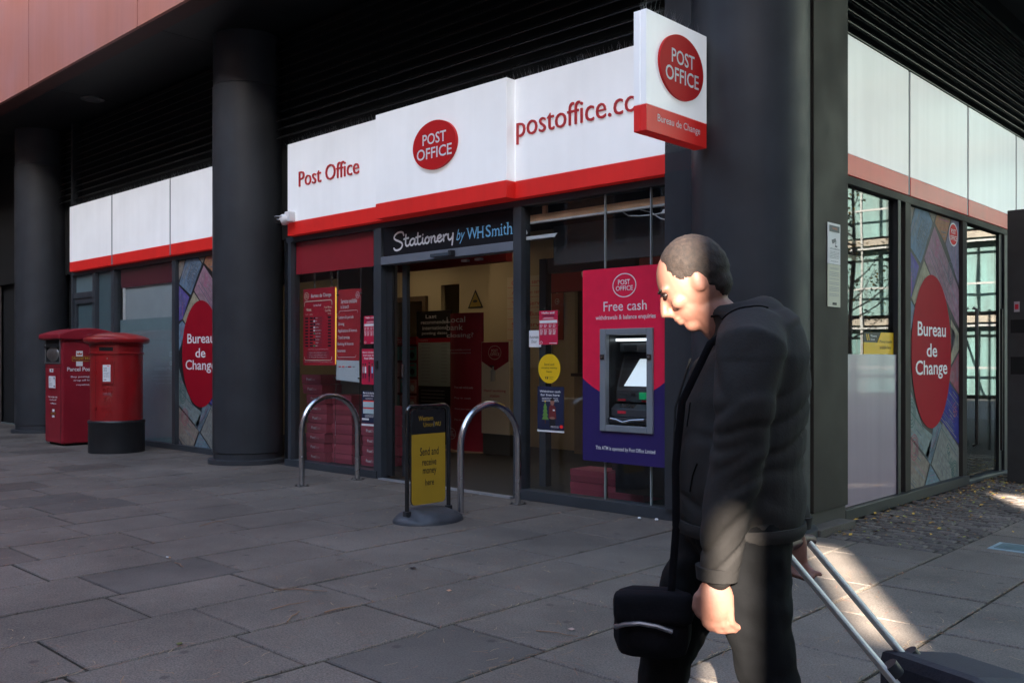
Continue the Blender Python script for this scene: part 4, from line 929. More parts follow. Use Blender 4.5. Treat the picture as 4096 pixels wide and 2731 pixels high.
# ================================================================ CARTONS
CARTL = mat('carton_lid', (.44,.075,.11), .6, var=.08, objvar=.12)
ct = MB(); ct.box(-.185, .185, -.14, .14, 0, .104, CARTON); ct_me = ct.mesh('carton_body')
lid = MB(); lid.box(-.188, .188, -.143, -.1405, .052, .1065, CARTL); lid.box(-.188,.188,-.1405,.143,.1045,.1065,CARTL); lid_me = lid.mesh('lid')
tx = MB(); text(tx, 'Post', (-.095, .040, -.005, .072), -.1436, PWHITE, bold=.02); text(tx, 'Box', (-.002, .040, .080, .072), -.1436, mat('print_pink', (.62,.38,.42), .5)); tx_me = tx.mesh('lettering')
ords = ['bottom', 'second', 'third', 'fourth', 'fifth', 'sixth', 'seventh', 'eighth', 'ninth']
def carton(x, y, z, a, label, plain=False):
    r = empty('postbox_carton', (x, y, z), a); tag(r, label, 'carton', 'maroon PostBox cartons in the window')
    for nme, me in (('body', ct_me), ('lid', lid_me), ('lettering', tx_me)):
        if plain and nme == 'lettering': continue
        o = bpy.data.objects.new(nme, me); COL.objects.link(o); o.parent = r
rc = random.Random(12); jx = [-.01, -.025, -.01, .0, .012, .010, -.005, -.075, -.095]
for k in range(9): carton(-9.035+jx[k], 6.36+rc.uniform(-.01, .01), .006+.1125*k, rc.uniform(-.03, .03),
        '%s maroon PostBox carton%s in the tall stack behind the first hoop' % (ords[k], ' from the bottom' if 0 < k < 8 else (' on top' if k == 8 else '')))
for k in range(7): carton(-8.66+rc.uniform(-.015, .015), 6.45, .006+.1125*k, rc.uniform(-.04, .04), '%s maroon carton of the stack right of the tallest one' % ords[k], True)
for k in range(6): carton(-8.17+rc.uniform(-.02, .02), 6.50, .006+.1125*k, rc.uniform(-.04, .04), '%s maroon PostBox carton of the stack below the white banner foot' % ords[k])
for k in range(2): carton(-5.08, 6.45, .006+.1125*k, .02*k, '%s maroon carton below the left edge of the cash machine panel' % ('lower', 'upper')[k], True)
for k in range(2): carton(-4.66, 6.45, .006+.1125*k, -.03*k, '%s maroon carton below the middle of the cash machine panel' % ('lower', 'upper')[k], True)

# ================================================================ INSIDE THE SHOP
w = Wall('display_totem', 'tall curved maroon Local bank closing display stand inside the doorway', 'display stand', 'front', -8.95, 8.25, 0); w.root.location.x = -8.63
mb = MB(); n = 14; vs = []; fs = []
for k in range(n+1):
    t = -1+2*k/n; vs += [(t*.31, -.10*(1-t*t), .02), (t*.31, -.10*(1-t*t), 1.79)]
for k in range(n): fs.append((2*k, 2*k+2, 2*k+3, 2*k+1))
mb.add(vs, fs, mat('totem_maroon', (.30,.012,.03), .5)); mb.build('panel', w.root)
mb = MB(); mb.lathe([(.34, 0), (.34, .02)], mat('totem_base', (.30,.20,.13), .5), sy=.6); mb.build('base', w.root)
s = w.new()
for t, a, b, z in (('Local', -9.21, -8.86, 1.70), ('bank', -9.21, -8.90, 1.60), ('closing?', -9.21, -8.71, 1.49)): s.text(t, (a, z-.03, b, z+.045), .115, PWHITE, bold=.01)
s.text('Do your everyday personal', (-9.20, 1.30, -8.76, 1.33), .115, PWHITE).text('and business banking here', (-9.20, 1.26, -8.76, 1.29), .115, PWHITE)
for k, t in enumerate(('Free cash withdrawals', 'Pay in cash', 'Check your balance', 'Pay in cheques')): s.text(t, (-9.06, .82-.14*k, -8.80+.004*len(t), .85-.14*k), .115, PWHITE)
po_oval(w, s, -9.14, .23, .085, .07, .10, PWHITE, .006); s.build('lettering')
w = Wall('pull_up_banner', 'black Last recommended international posting dates banner stand inside', 'banner', 'front', -9.85, 8.6, 0); w.root.location.x = -9.72
w.box('sheet', -10.15, -9.42, .02, 1.87, 0, .012, PBLACK); s = w.new()
for t, a, b, z in (('Last', -9.95, -9.72, 1.79), ('recommended', -10.05, -9.48, 1.71), ('international', -10.02, -9.50, 1.63), ('posting dates', -10.03, -9.50, 1.55)): s.text(t, (a, z-.022, b, z+.03), .014, PWHITE, bold=.01)
s.rect(-10.12, -9.44, 1.43, 1.49, .014, PRED).text('Country', (-10.08, 1.445, -9.90, 1.475), .015, PWHITE).rect(-10.12, -9.44, .82, 1.43, .014, mat('print_pale_green', (.42,.50,.47), .6))
for k in range(12): small_print(s, -10.04, -9.85, 1.395-.047*k, 1, .015, PGREY, .02, .014, k); small_print(s, -9.62, -9.50, 1.395-.047*k, 1, .015, PGREY, .02, .014, k+30)
for k in range(6): small_print(s, -10.05, -9.55, .75-.05*k, 1, .015, PGREY, .02, .012, k+60)
s.build('print')
w = Wall('leaflet_rack', 'maroon leaflet rack with pink and green cards just inside the doorway', 'leaflet rack', 'front', -9.9, 8.28, .30)
w.box('back', -10.35, -9.62, .30, 1.50, 0, .02, mat('rack_back', (.13,.012,.02), .6)); w.box('header', -10.35, -9.62, 1.40, 1.50, .021, .035, PRED); s = w.new()
s.text('Pick up', (-10.04, 1.455, -9.90, 1.475), .037, PWHITE).text('a leaflet', (-10.04, 1.425, -9.90, 1.445), .037, PWHITE); s.build('lettering')
gc = mat('card_green', (.10,.28,.25), .6); pk = mat('card_pink', (.55,.28,.28), .6)
for i in range(4):
    for j in range(5):
        a = -10.34+.18*i; z = 1.18-.225*j; m = (gc if (j == 0 or (i+j) % 4 == 0) else pk)
        c_ = w.new().box(a+.012, a+.165, z, z+.19, .022, .03, m).build('card')
        w.new().poly(ellipse(a+.088, z+.07, .045, .045, 16), .0315, PBLACK if m is gc else PWHITE).rect(a+.04, a+.13, z+.15, z+.165, .0315, PRED).build('card_print', c_)
w = Wall('sanitiser_stand', 'white hand sanitising station board with a bottle inside the doorway', 'stand', 'front', -8.20, 8.25, 0)
k_ = 8.25/7.9
Wx = lambda u: u*k_; Wz = lambda z: 1.2+(z-1.2)*k_
w.box('board', Wx(-7.985), Wx(-7.519), Wz(.30), Wz(1.405), 0, .02, PWARM, .004)
w.new().prism([(Wx(-7.975),Wz(1.40)),(Wx(-7.975),Wz(1.17)),(Wx(-7.752),Wz(1.06)),(Wx(-7.527),Wz(1.17)),(Wx(-7.527),Wz(1.40))], .021, .026, mat('flag_maroon', (.30,.012,.035), .5)).build('flag')
s = w.new(); po_oval(w, s, Wx(-7.752), Wz(1.275), .11, .085, .028, PWARM, .006); s.text('Hand sanitising', (Wx(-7.94), Wz(.795), Wx(-7.575), Wz(.835)), .022, PRED, bold=.01).text('station', (Wx(-7.84), Wz(.74), Wx(-7.68), Wz(.775)), .022, PRED, bold=.01); s.build('lettering')
mb = MB(); mb.lathe([(.03, .92), (.03, 1.05), (.012, 1.07), (.012, 1.10)], mat('bottle_clear', (.45,.45,.42), .2, coat=1), seg=16, c=(Wx(-7.75)+8.20, -.06)); mb.build('bottle', w.root)
mb = MB(); mb.box(Wx(-7.75)+8.19, Wx(-7.75)+8.21, -.11, -.05, 1.10, 1.12, PBLACK); mb.build('pump', w.root)
w.box('foot', Wx(-7.95), Wx(-7.5), 0, Wz(.30)-.003, -.05, .03, mat('stand_foot', (.06,.06,.055), .6))
w = Wall('directory_board', 'cream wall directory of counter services with red arrows seen through the glass', 'sign', 'front', -8.4, 9.29, 1.1)
w.box('board', -8.89, -8.07, 1.08, 2.33, 0, .015, mat('board_cream', (.60,.50,.36), .6)); w.box('arrow_strip', -8.068, -7.87, 1.45, 2.33, 0, .015, mat('arrow_red', (.38,.06,.03), .6))
s = w.new()
for k, t in enumerate(('Counter services', 'Application services', 'Travel services', 'Business', 'Self service', 'Drop & Go')):
    z = 2.25-.145*k; s.text(t, (-8.80 if len(t) > 9 else -8.45, z-.03, -8.11, z+.03), .017, PRED); s.rect(-8.88, -8.08, z-.065, z-.060, .017, PRED)
    if k < 5: s.line(ellipse(-7.97, z, .035, .035, 20), .006, .017, PWARM, True).line([(-7.99,z),(-7.95,z)], .006, .017, PWARM).line([(-7.965,z+.015),(-7.95,z),(-7.965,z-.015)], .006, .017, PWARM)
s.build('print')
w = Wall('warning_sign', 'yellow triangular warning sign on the beige wall inside', 'sign', 'front', -9.74, 9.49, 1.9)
w.new().prism([(-9.90,1.95),(-9.58,1.95),(-9.74,2.22)], 0, .004, PBLACK).build('plate'); w.new().prism([(-9.865,1.968),(-9.615,1.968),(-9.74,2.18)], .005, .007, mat('warn_yellow', (.25,.17,.02), .5)).poly(ellipse(-9.74,2.05,.05,.02,16), .009, PBLACK).build('symbol')
w = Wall('service_counter', 'beige counter with a small printer seen dimly through the right window', 'counter', 'front', -6.6, 9.0, 0)
w.box('counter_body', -7.45, -5.4, 0, .98, -.5, 0, mat('counter_beige', (.30,.24,.16), .7, var=.1)); w.box('counter_top', -7.48, -5.38, .98, 1.02, -.52, .03, mat('counter_dark', (.05,.045,.04), .5))
w.box('printer', -7.2, -6.8, 1.02, 1.22, -.35, -.05, mat('printer_grey', (.35,.34,.32), .6), .02); w.box('screen', -6.5, -6.15, 1.06, 1.36, -.22, -.18, PBLACK, .01)
w = Wall('stock_shelf', 'dark shelf unit of coloured stationery packs deep inside the shop', 'shelf', 'front', -5.0, 9.9, 0)
q = random.Random(31); cols = [PRED, PGREEN, PBLUE, PWARM, PGREY, CARTON, PYELD]
w.box('back_panel', -6.0, -3.9, 0, 1.9, -.05, 0, mat('shelf_dark', (.04,.035,.03), .7))
for k in range(5):
    w.box('shelf_board', -6.0, -3.9, .15+.38*k, .17+.38*k, .001, .30, MATS['shelf_dark']); a = -5.97
    while a < -4.05:
        b = a+q.uniform(.07, .17); w.box('pack', a, b-.012, .172+.38*k, .172+.38*k+q.uniform(.12, .30), .05, .26, cols[q.randrange(7)]); a = b

# ================================================================ POST BOXES
def bent(mb, pts3, Rr):       # (u, depth proud, z) -> onto a cylinder of radius Rr around the origin, front = +x
    return [((Rr+d)*math.cos(u/Rr), (Rr+d)*math.sin(u/Rr), z) for u, d, z in pts3]
def plate(mb, u0, u1, z0, z1, d0, d1, m, Rr, n=8):
    vs = []; fs = []
    for k in range(n+1):
        u = u0+(u1-u0)*k/n; vs += bent(mb, [(u, d0, z0), (u, d1, z0), (u, d1, z1), (u, d0, z1)], Rr)
    for k in range(n):
        a, b = 4*k, 4*k+4
        for j in range(4): j2 = (j+1) % 4; fs.append((a+j, b+j, b+j2, a+j2))
    fs += [(0,1,2,3), (4*n+3, 4*n+2, 4*n+1, 4*n)]
    mb.add(vs, fs, m)
def bent_from(mb_src, Rr, d):  # bend a flat print (x, y, z) built facing -y onto the cylinder
    mb_src.v = bent(None, [(v[0], d-v[1], v[2]) for v in mb_src.v], Rr)
pb = empty('pillar_box', (-11.935, 5.14, 0), R(-43.4)); tag(pb, 'round red pillar box with black base in front of the frosted window', 'post box')
RB = .318
mb = MB(); mb.lathe([(.340,0),(.340,.37),(.348,.385),(.348,.40),(.336,.415)], POSTBLK, 64); mb.build('base', pb)
mb = MB(); mb.lathe([(.318,.415),(.318,1.255),(.334,1.262),(.334,1.278),(.320,1.285),(.320,1.355),(.330,1.36),(.330,1.372),(.320,1.378),(.322,1.40)], POSTRED, 64); body = mb.build('body', pb)
mb = MB(); mb.lathe([(.34,1.395),(.392,1.412),(.400,1.425),(.400,1.452),(.388,1.466),(.33,1.492),(.22,1.522),(.10,1.540),(.01,1.543)], POSTRED, 64)
for k in range(72):
    a = 2*math.pi*k/72; c, s_ = math.cos(a), math.sin(a)
    mb.add([(c*.362-s_*.008, s_*.362+c*.008, 1.388), (c*.362+s_*.008, s_*.362-c*.008, 1.388), (c*.392+s_*.008, s_*.392-c*.008, 1.413), (c*.392-s_*.008, s_*.392+c*.008, 1.413)], [(0,1,2,3)], POSTRED)
mb.build('cap', pb)
mb = MB(); plate(mb, -.13, .165, 1.270, 1.372, 0, .014, POSTRED, RB); hd = mb.build('slot_surround', pb)
mb = MB(); plate(mb, -.100, .070, 1.300, 1.348, .010, .0155, BLACKV, RB); mb.build('slot', hd)
mb = MB(); plate(mb, -.075, .075, .885, 1.165, 0, .016, POSTRED, RB); plate(mb, -.082, .082, 1.158, 1.17, 0, .024, POSTRED, RB); pf = mb.build('plate_frame', pb)
mb = MB(); plate(mb, -.048, .042, .915, 1.125, .014, .019, PWHITE, RB); pl_ = mb.build('collection_plate', pf)
mb = MB(); q = random.Random(2)
class _S:
    def rect(s, a, b, c, d, e, m): mb.rect(a, b, c, d, -e, m)
small_print(_S(), -.038, .005, 1.08, 3, .0205, PGREY, .018, .009, 1); small_print(_S(), -.038, .030, 1.02, 4, .0205, PGREY, .016, .005, 2); mb.rect(-.038, -.004, .935, .942, -.0205, PNAVY); mb.rect(.005, .03, 1.105, 1.112, -.0205, RED)
bent_from(mb, RB, 0); mb.build('print', pl_)
mb = MB(); plate(mb, -.006, .006, 1.195, 1.215, 0, .004, mat('lock_dull', (.4,.38,.33), .4, metal=.8), RB, 2); mb.build('lock', pb)
mb = MB(); plate(mb, -.168, -.164, .44, 1.25, -.004, .0005, BLACKV, RB, 1); mb.build('door_seam', pb)
for z in (.55, 1.0): 
    mb = MB(); plate(mb, -.185, -.155, z, z+.05, 0, .010, POSTRED, RB, 2); mb.build('hinge', pb)
mb = MB(); EM = mat('embossed_red', (.33,.012,.014), .35, var=.1, coat=.4)
text(mb, 'E', (-.050, .635, -.012, .725), .0, EM, ext=.007, bold=.01); text(mb, 'R', (.012, .635, .058, .725), .0, EM, ext=.007, bold=.01); text(mb, 'II', (-.010, .66, .010, .705), .0, EM, ext=.006)
text(mb, 'ROYAL', (-.075, .545, .075, .595), .0, EM, ext=.006, bold=.005); text(mb, 'MAIL', (-.058, .470, .058, .520), .0, EM, ext=.006, bold=.005)
for u in (-.04, 0, .04): mb.tube([(u, -.004, .765), (u*1.25, -.004, .80), (u*1.0, -.004, .83)], .006, EM, 6)
mb.tube([(-.05,-.004,.762),(.05,-.004,.762)], .006, EM, 6); mb.tube([(-.05,-.004,.748),(.05,-.004,.748)], .004, EM, 6)
mb.tube([(-.052,-.004,.765),(-.058,-.004,.80),(-.03,-.004,.835),(0,-.004,.815),(.03,-.004,.835),(.058,-.004,.80),(.052,-.004,.765)], .005, EM, 6); mb.ell((0,-.004,.845),(.008,.005,.010),EM,seg=8,rings=6)
bent_from(mb, RB, 0); mb.build('cypher', pb)

pc = empty('parcel_box', (-13.5, 4.93, 0)); tag(pc, 'rectangular red parcel postbox behind the pillar box by the dark column', 'post box')
mb = MB(); mb.bbox(-.31, .31, 0, .72, .03, 1.50, PARRED, .02); bx = mb.build('body', pc)
mb = MB(); mb.box(-.27, .27, .05, .68, 0, .03, BLACKV); mb.build('foot', pc)
vs = []; n = 12; mb = MB()
prof = [(-.07+.86*k/n, 1.545+.085*math.sin(math.pi*k/n)) for k in range(n+1)]
lp_ = [(-.07,1.475)]+prof+[(.79,1.475),(.72,1.465),(0,1.465)]
vs = [(-.37, y, z) for y, z in lp_]+[(.365, y, z) for y, z in lp_]; k = len(lp_)
mb.add(vs, [tuple(range(k)), tuple(range(2*k-1, k-1, -1))]+[(i, i+k, (i+1) % k+k, (i+1) % k) for i in range(k)], PARRED)
ld = mb.build('lid', pc); bv = ld.modifiers.new('bevel', 'BEVEL'); bv.width = .018; bv.segments = 3; bv.limit_method = 'ANGLE'
STL = mat('dull_steel', (.30,.30,.30), .35, metal=.8, var=.1)
for a in ((-.295,-.265,1.13,1.47), (.235,.265,1.13,1.47), (-.265,.235,1.13,1.155)):
    mb = MB(); mb.bbox(a[0], a[1], -.012, .0, a[2], a[3], STL, .003); mb.build('chute_frame', pc)
mb = MB(); mb.box(-.265, .235, -.004, -.001, 1.155, 1.47, BLACKV); mb.build('chute', pc)
mb = MB(); mb.ell((-.01, .0, 1.265), (.22, .035, .105), mat('drum_steel', (.42,.40,.38), .28, metal=.9, var=.2, streak=.3), seg=24); mb.build('drum', pc)
mb = MB(); mb.box(-.265, .235, -.03, -.01, 1.36, 1.372, BLACKV); mb.build('flap_edge', pc)
mb = MB(); mb.box(-.30, .262, -.0025, -.0005, 1.083, 1.087, BLACKV); mb.box(.262, .266, -.0025, -.0005, .04, 1.087, BLACKV); mb.build('door_seam', pc)
mb = MB(); mb.bbox(-.155, .125, -.012, -.001, .775, .975, PARRED, .004); mb.build('plate_frame', pc)
mb = MB(); mb.box(-.135, .105, -.015, -.0125, .795, .96, PWHITE); pl_ = mb.build('collection_plate', pc)
mb = MB(); small_print(_S(), -.12, -.05, .93, 3, .016, PGREY, .02, .006, 3); small_print(_S(), -.12, .0, .86, 3, .016, PGREY, .018, .006, 4); mb.rect(.05, .085, .81, .83, -.016, PNAVY); mb.rect(.04,.09,.92,.945,-.016,PGREY); mb.build('print', pl_)
mb = MB(); mb.rect(-.13, .0, 1.015, 1.06, -.003, PWHITE); mb.rect(-.09, -.03, 1.03, 1.05, -.0035, PARRED)
for t, a, b, z in (('Buy postage online,', -.17, .15, .665), ('drop off here 24/7', -.14, .12, .625), ('royalmail.com', -.10, .11, .575)): text(mb, t, (a, z-.012, b, z+.016), -.003, PWHITE, bold=.01)
mb.rect(-.045,.045,.385,.50,-.003,PWHITE); mb.rect(-.10,.10,.415,.462,-.004,mat('mail_brown',(.20,.02,.02),.5)); text(mb,'Royal Mail',(-.085,.425,.085,.452),-.005,PYELD,bold=.01); mb.build('print', bx)
mb = MB(); mb.rect(.185,.275,1.10,1.31,-.002,PWHITE); mb.rect(.13,.42,1.165,1.235,-.003,PYELD); mb.rect(.135,.415,1.17,1.23,-.0035,MATS['mail_brown']); text(mb,'Royal Mail',(.150,1.182,.400,1.222),-.0045,PYELD,bold=.012)
mb.flat([(.20,1.255),(.26,1.255),(.268,1.285),(.245,1.27),(.23,1.292),(.215,1.27),(.192,1.285)], -.0045, mat('crown_red', (.5,.1,.03), .5))
text(mb, 'Parcel Postbox', (.065, 1.030, .52, 1.085), -.002, PWHITE, bold=.015); text(mb, 'Buy postage online,', (.115, .935, .56, .965), -.002, PWHITE, bold=.01); text(mb, 'drop off here 24/7', (.15, .885, .54, .915), -.002, PWHITE, bold=.01); text(mb, 'royalmail.com', (.19, .825, .50, .852), -.002, PWHITE, bold=.01)
o = mb.build('print', pc); o.location = (.311, 0, 0); o.rotation_euler = (0, 0, R(90)); o.name = 'side_print'

# ================================================================ CYCLE HOOPS AND SWING SIGN
def hoop(x, y, label):
    r = empty('cycle_hoop', (x, y, 0)); tag(r, label, 'bike rack', 'steel cycle hoops in front of the shop')
    rad = .325; top = .84; path = [(0, -rad, 0), (0, -rad, .25)]+[(0, -rad*math.cos(t), top-rad+rad*math.sin(t)) for t in [math.pi*k/24 for k in range(25)]]+[(0, rad, .25), (0, rad, 0)]
    mb = MB(); mb.tube(path, .0265, STEEL, 20); mb.build('tube', r)
    for s_ in (-1, 1):
        mb = MB(); mb.bbox(-.05, .05, s_*rad-.05, s_*rad+.05, -.001, .007, mat('flange_steel', (.12,.11,.10), .5, metal=.5, var=.3), .003); f = mb.build('flange', r)
        for a, b in ((-1,-1),(1,-1),(1,1),(-1,1)):
            m2 = MB(); m2.lathe([(.008,.006),(.008,.016),(.005,.019)], MATS['flange_steel'], 8, c=(a*.037, s_*rad+b*.037)); m2.build('bolt', f)
    return r
h1 = hoop(-7.425, 5.27, 'steel cycle hoop in front of the poster window, left of the swing sign')
m2 = MB(); a = math.pi*.22; m2.tube([(0, -.325*math.cos(a-.02), .515+.325*math.sin(a-.02)), (0, -.325*math.cos(a+.02), .515+.325*math.sin(a+.02))], .0275, mat('weld_ring', (.75,.75,.78), .3, metal=.9), 20); m2.build('joint_ring', h1)
hoop(-5.205, 5.235, 'steel cycle hoop beside the doorway, right of the swing sign')
w = Wall('swing_sign', 'black framed swing sign with yellow Send and receive money here panel', 'pavement sign', 'side', 4.55, -5.175, 0)
mb = MB(); path = [(-.205,0,.02)]+[(-.205,0,.5)]+[(-.205+.05*(1-math.cos(t)),0,.80+.05*math.sin(t)) for t in [math.pi/2*k/6 for k in range(7)]]+[(.205-.05*(1-math.sin(t)),0,.80+.05*math.cos(t)) for t in [math.pi/2*k/6 for k in range(7)]]+[(.205,0,.5),(.205,0,.02)]
mb.tube(path, .0165, mat('gloss_black_tube', (.008,.008,.009), .2, coat=.8), 12); mb.build('frame', w.root)
mb = MB(); mb.prism(rrect(-.168, .165, .125, .828, .035), -.006, .006, PBLACK); mb.build('panel', w.root)
mb = MB(); pts = [(-.168,.645),(-.168,.16)]+[(-.168+.035-.035*math.cos(t), .125+.035-.035*math.sin(t)) for t in [math.pi/2*k/5 for k in range(1,6)]]+[(.165-.035+.035*math.sin(t), .125+.035-.035*math.cos(t)) for t in [math.pi/2*k/5 for k in range(6)]]+[(.165,.645)]
mb.flat(pts, -.0075, PYELD); mb.build('yellow_field', w.root)
mb = MB(); text(mb, 'Western', (-.10, .742, .042, .778), -.0075, PYELD, bold=.005); text(mb, 'Union', (-.052, .697, .045, .730), -.0075, PYELD, bold=.005); text(mb, 'WU', (.058, .697, .118, .730), -.0075, PYELD, bold=.015); mb.rect(.048, .053, .692, .735, -.0075, PGREY)
for t, a, b, c, d in (('Send and', -.088, .096, .485, .545), ('receive', -.066, .074, .410, .460), ('money', -.060, .074, .345, .385), ('here', -.036, .050, .262, .310)): text(mb, t, (a, c-(.012 if t in ('money',) else 0), b, d), -.0085, PBLACK, bold=.008)
mb.build('lettering', w.root)
mb = MB(); mb.ell((0,0,.0), (.285,.235,.105), RUBBER, seg=48, rings=24)
mb.v = [(x, y, max(z, .0)) for x, y, z in mb.v]; mb.v = [(x, y, z*(1-.35*math.exp(-((abs(x)-.2)/.03)**2)*(1 if abs(y) < .3 else 0)) ) for x, y, z in mb.v]; mb.build('base', w.root)
for s_ in (-1, 1):
    mb = MB(); mb.bbox(s_*.205-.022, s_*.205+.022, -.022, .022, .0, .09, PLASTIC, .005); mb.build('socket', w.root)
    mb = MB(); mb.bbox(s_*.10-.015, s_*.10+.015, -.012, .012, .815, .845, PLASTIC, .003); mb.build('clip', w.root)

# post at the lane door, drain cover
ip = empty('entry_post', (-2.57, 9.95, 0)); tag(ip, 'tall dark metal post with a small sticker beside the lane door', 'post')
mb = MB(); mb.bbox(-.11, .11, -.10, .10, 0, 2.645, mat('post_paint', (.030,.032,.033), .5, var=.2), .006); mb.build('casing', ip)
mb = MB(); mb.rect(-.05, .0, 1.655, 1.755, -.101, mat('sticker_pale', (.35,.33,.36), .5)); mb.rect(-.042, -.010, 1.68, 1.73, -.102, PRED); mb.build('sticker', ip)
mb = MB(); mb.box(-.08, .08, -.103, -.1005, 1.05, 1.22, BLACKV); mb.build('recess', ip); mb = MB(); mb.box(-.08, .08, -.103, -.1005, 1.45, 1.58, BLACKV); mb.build('recess', ip)
gc_ = empty('drain_cover', (-1.70, 6.43, 0)); tag(gc_, 'small square blue green metal cover set in the lane paving', 'drain cover')
mb = MB(); mb.bbox(-.13, .13, -.13, .13, -.008, .006, mat('cover_rim', (.22,.30,.33), .5, var=.2), .003); mb.build('rim', gc_)
mb = MB(); mb.box(-.10, .10, -.10, .10, .0061, .0085, mat('cover_plate', (.07,.12,.13), .5, var=.3, vscale=30)); mb.build('plate', gc_)

# ================================================================ PERSON
def remesh(mb, voxel, smooth, m, name, parent, disp=None):
    me = mb.mesh('tmp'); o = bpy.data.objects.new(name, me); COL.objects.link(o)
    r = o.modifiers.new('r', 'REMESH'); r.mode = 'VOXEL'; r.voxel_size = voxel; r.use_smooth_shade = True
    s = o.modifiers.new('s', 'SMOOTH'); s.iterations = smooth; s.factor = .5
    dg = bpy.context.evaluated_depsgraph_get(); me2 = bpy.data.meshes.new_from_object(o.evaluated_get(dg)); o.modifiers.clear()
    me2.materials.clear(); me2.materials.append(m); o.data = me2; bpy.data.meshes.remove(me)
    if disp:
        me2.update(); ns = [v.normal.copy() for v in me2.vertices]
        for v, nn in zip(me2.vertices, ns): v.co += nn*disp(v.co)
        me2.update()
    me2.polygons.foreach_set('use_smooth', [True]*len(me2.polygons)); o.parent = parent; return o
def limb(mb, pts, rs, m, flat=1.0):
    mb.tube(pts, rs, m, 16, True, flat)
    for p, r_ in ((pts[0], rs[0]), (pts[-1], rs[-1])): mb.ell(p, (r_, r_, r_), m, seg=12, rings=8)
per = empty('person', (-1.165, 1.985, 0), math.atan2(-.6881, -.7257)-R(6))
tag(per, 'person in dark jacket and black trousers walking left with head bowed', 'person')
rotY = lambda a: Matrix.Rotation(a, 3, 'Y')
# skin: head, neck, near hand (left, on the camera side = +y) and far hand
mb = MB(); hc = Vector((.080, 0, 1.392)); tilt = rotY(R(34)); HS = .86
def hp(x, y, z): return tuple(hc + tilt @ (Vector((x, y, z))*HS))
mb.ell(hc, tuple(v*HS for v in (.098, .076, .112)), SKIN, tilt, 28, 20); mb.ell(hp(.035, 0, -.055), tuple(v*HS for v in (.062, .058, .062)), SKIN, tilt, 20, 14); mb.ell(hp(.062, 0, -.105), tuple(v*HS for v in (.030, .032, .024)), SKIN, tilt)
mb.tube([hp(.090,0,.012), hp(.108,0,-.020), hp(.120,0,-.036), hp(.100,0,-.048)], [.009,.011,.0135,.009], SKIN, 10)
for s_ in (-1, 1):
    mb.ell(hp(.082, s_*.030, .020), tuple(v*HS for v in (.016, .024, .010)), SKIN, tilt, 12, 8); mb.ell(hp(.066, s_*.042, -.030), tuple(v*HS for v in (.026, .022, .022)), SKIN, tilt, 12, 8)
    mb.ell(hp(-.004, s_*.078, -.012), tuple(v*HS for v in (.020, .008, .032)), SKIN, tilt @ rotY(R(-12)), 14, 10)
mb.ell(hp(.096, 0, -.068), tuple(v*HS for v in (.012, .024, .007)), SKIN, tilt, 12, 8); mb.ell(hp(.092, 0, -.082), tuple(v*HS for v in (.012, .022, .008)), SKIN, tilt, 12, 8)
mb.tube([(.05,0,1.33), (.005,0,1.285), (-.04,0,1.25), (-.06,0,1.15)], [.050,.054,.062,.07], SKIN, 16)
W_ = Vector((.040, .175, .715)); E_ = Vector((.005, .205, .965)); Sh = Vector((-.035, .165, 1.225))
limb(mb, [Sh, E_, W_], [.035, .032, .026], SKIN)
def hand(mb, wr, s_):
    d = Vector((.012, 0, -1)).normalized(); f = Vector((1, 0, 0)); pc_ = wr+d*.055+f*.004
    mb.ell(pc_, (.042, .019, .052), SKIN, rotY(R(6)), 18, 12)
    for k, (dx, ln) in enumerate(((.030,.060), (.011,.068), (-.010,.064), (-.029,.052))):
        b0 = wr+d*.085+f*dx; p1 = b0+d*ln*.42+Vector((-.004,-s_*.004,0)); p2 = p1+d*ln*.25+Vector((-.012,-s_*.012,0)); p3 = p2+d*ln*.08+Vector((-.020,-s_*.012,0))
        mb.tube([b0-d*.02, b0, p1, p2, p3], [.0095,.0095,.0088,.0080,.0065], SKIN, 10); mb.ell(p3, (.0068,.0068,.0068), SKIN, seg=8, rings=6)
    t0 = wr+d*.030+f*.030; mb.tube([t0-f*.012, t0+f*.014+d*.022, t0+f*.018+d*.045, t0+f*.010+d*.062], [.014,.0115,.0100,.0075], SKIN, 10); mb.ell(t0+f*.010+d*.062, (.0078,.0078,.0078), SKIN, seg=8, rings=6)
hand(mb, W_, 1)
W2 = Vector((-.190, -.165, .775)); E2 = Vector((-.130, -.215, .985)); Sh2 = Vector((-.035, -.165, 1.225))
limb(mb, [Sh2, E2, W2], [.035, .032, .026], SKIN); hand(mb, W2, -1)
mb.tube([(-.06,0,1.2),(-.09,0,1.0)], [.08,.09], SKIN, 12); limb(mb, [(-.06,0,1.2), Sh], [.05,.035], SKIN); limb(mb, [(-.06,0,1.2), Sh2], [.05,.035], SKIN)
remesh(mb, .0045, 3, SKIN, 'body', per)
# eyes closed towards the ground: brows and lids
mb = MB()
for s_ in (-1, 1):
    mb.ell(hp(.090, s_*.031, .006), (.007, .011, .006), mat('eye_dark', (.03,.02,.018), .3), tilt, 10, 8)
    mb.ell(hp(.094, s_*.032, .024), (.005, .015, .004), HAIR, tilt, 10, 8)
mb.build('eyes', per)
mb = MB(); mb.ell(hp(-.020, 0, .022), (.0845, .0725, .088), HAIR, tilt, 28, 20); mb.ell(hp(-.042, 0, -.038), (.048, .057, .048), HAIR, tilt, 20, 14)
hair = remesh(mb, .006, 2, HAIR, 'hair', per, lambda c: .0022*mnoise.noise(c*60)+.0014*mnoise.noise(c*160))
# cut the hair back from the face
bm = bmesh.new(); bm.from_mesh(hair.data); inv = tilt.inverted()
dead = [v for v in bm.verts if (lambda p: p.x > .057-.35*max(0, p.z-.06) and p.z < .082 or (p.x > .010 and p.z < .010))(inv @ (v.co-hc))]
bmesh.ops.delete(bm, geom=dead, context='VERTS'); bm.to_mesh(hair.data); bm.free()
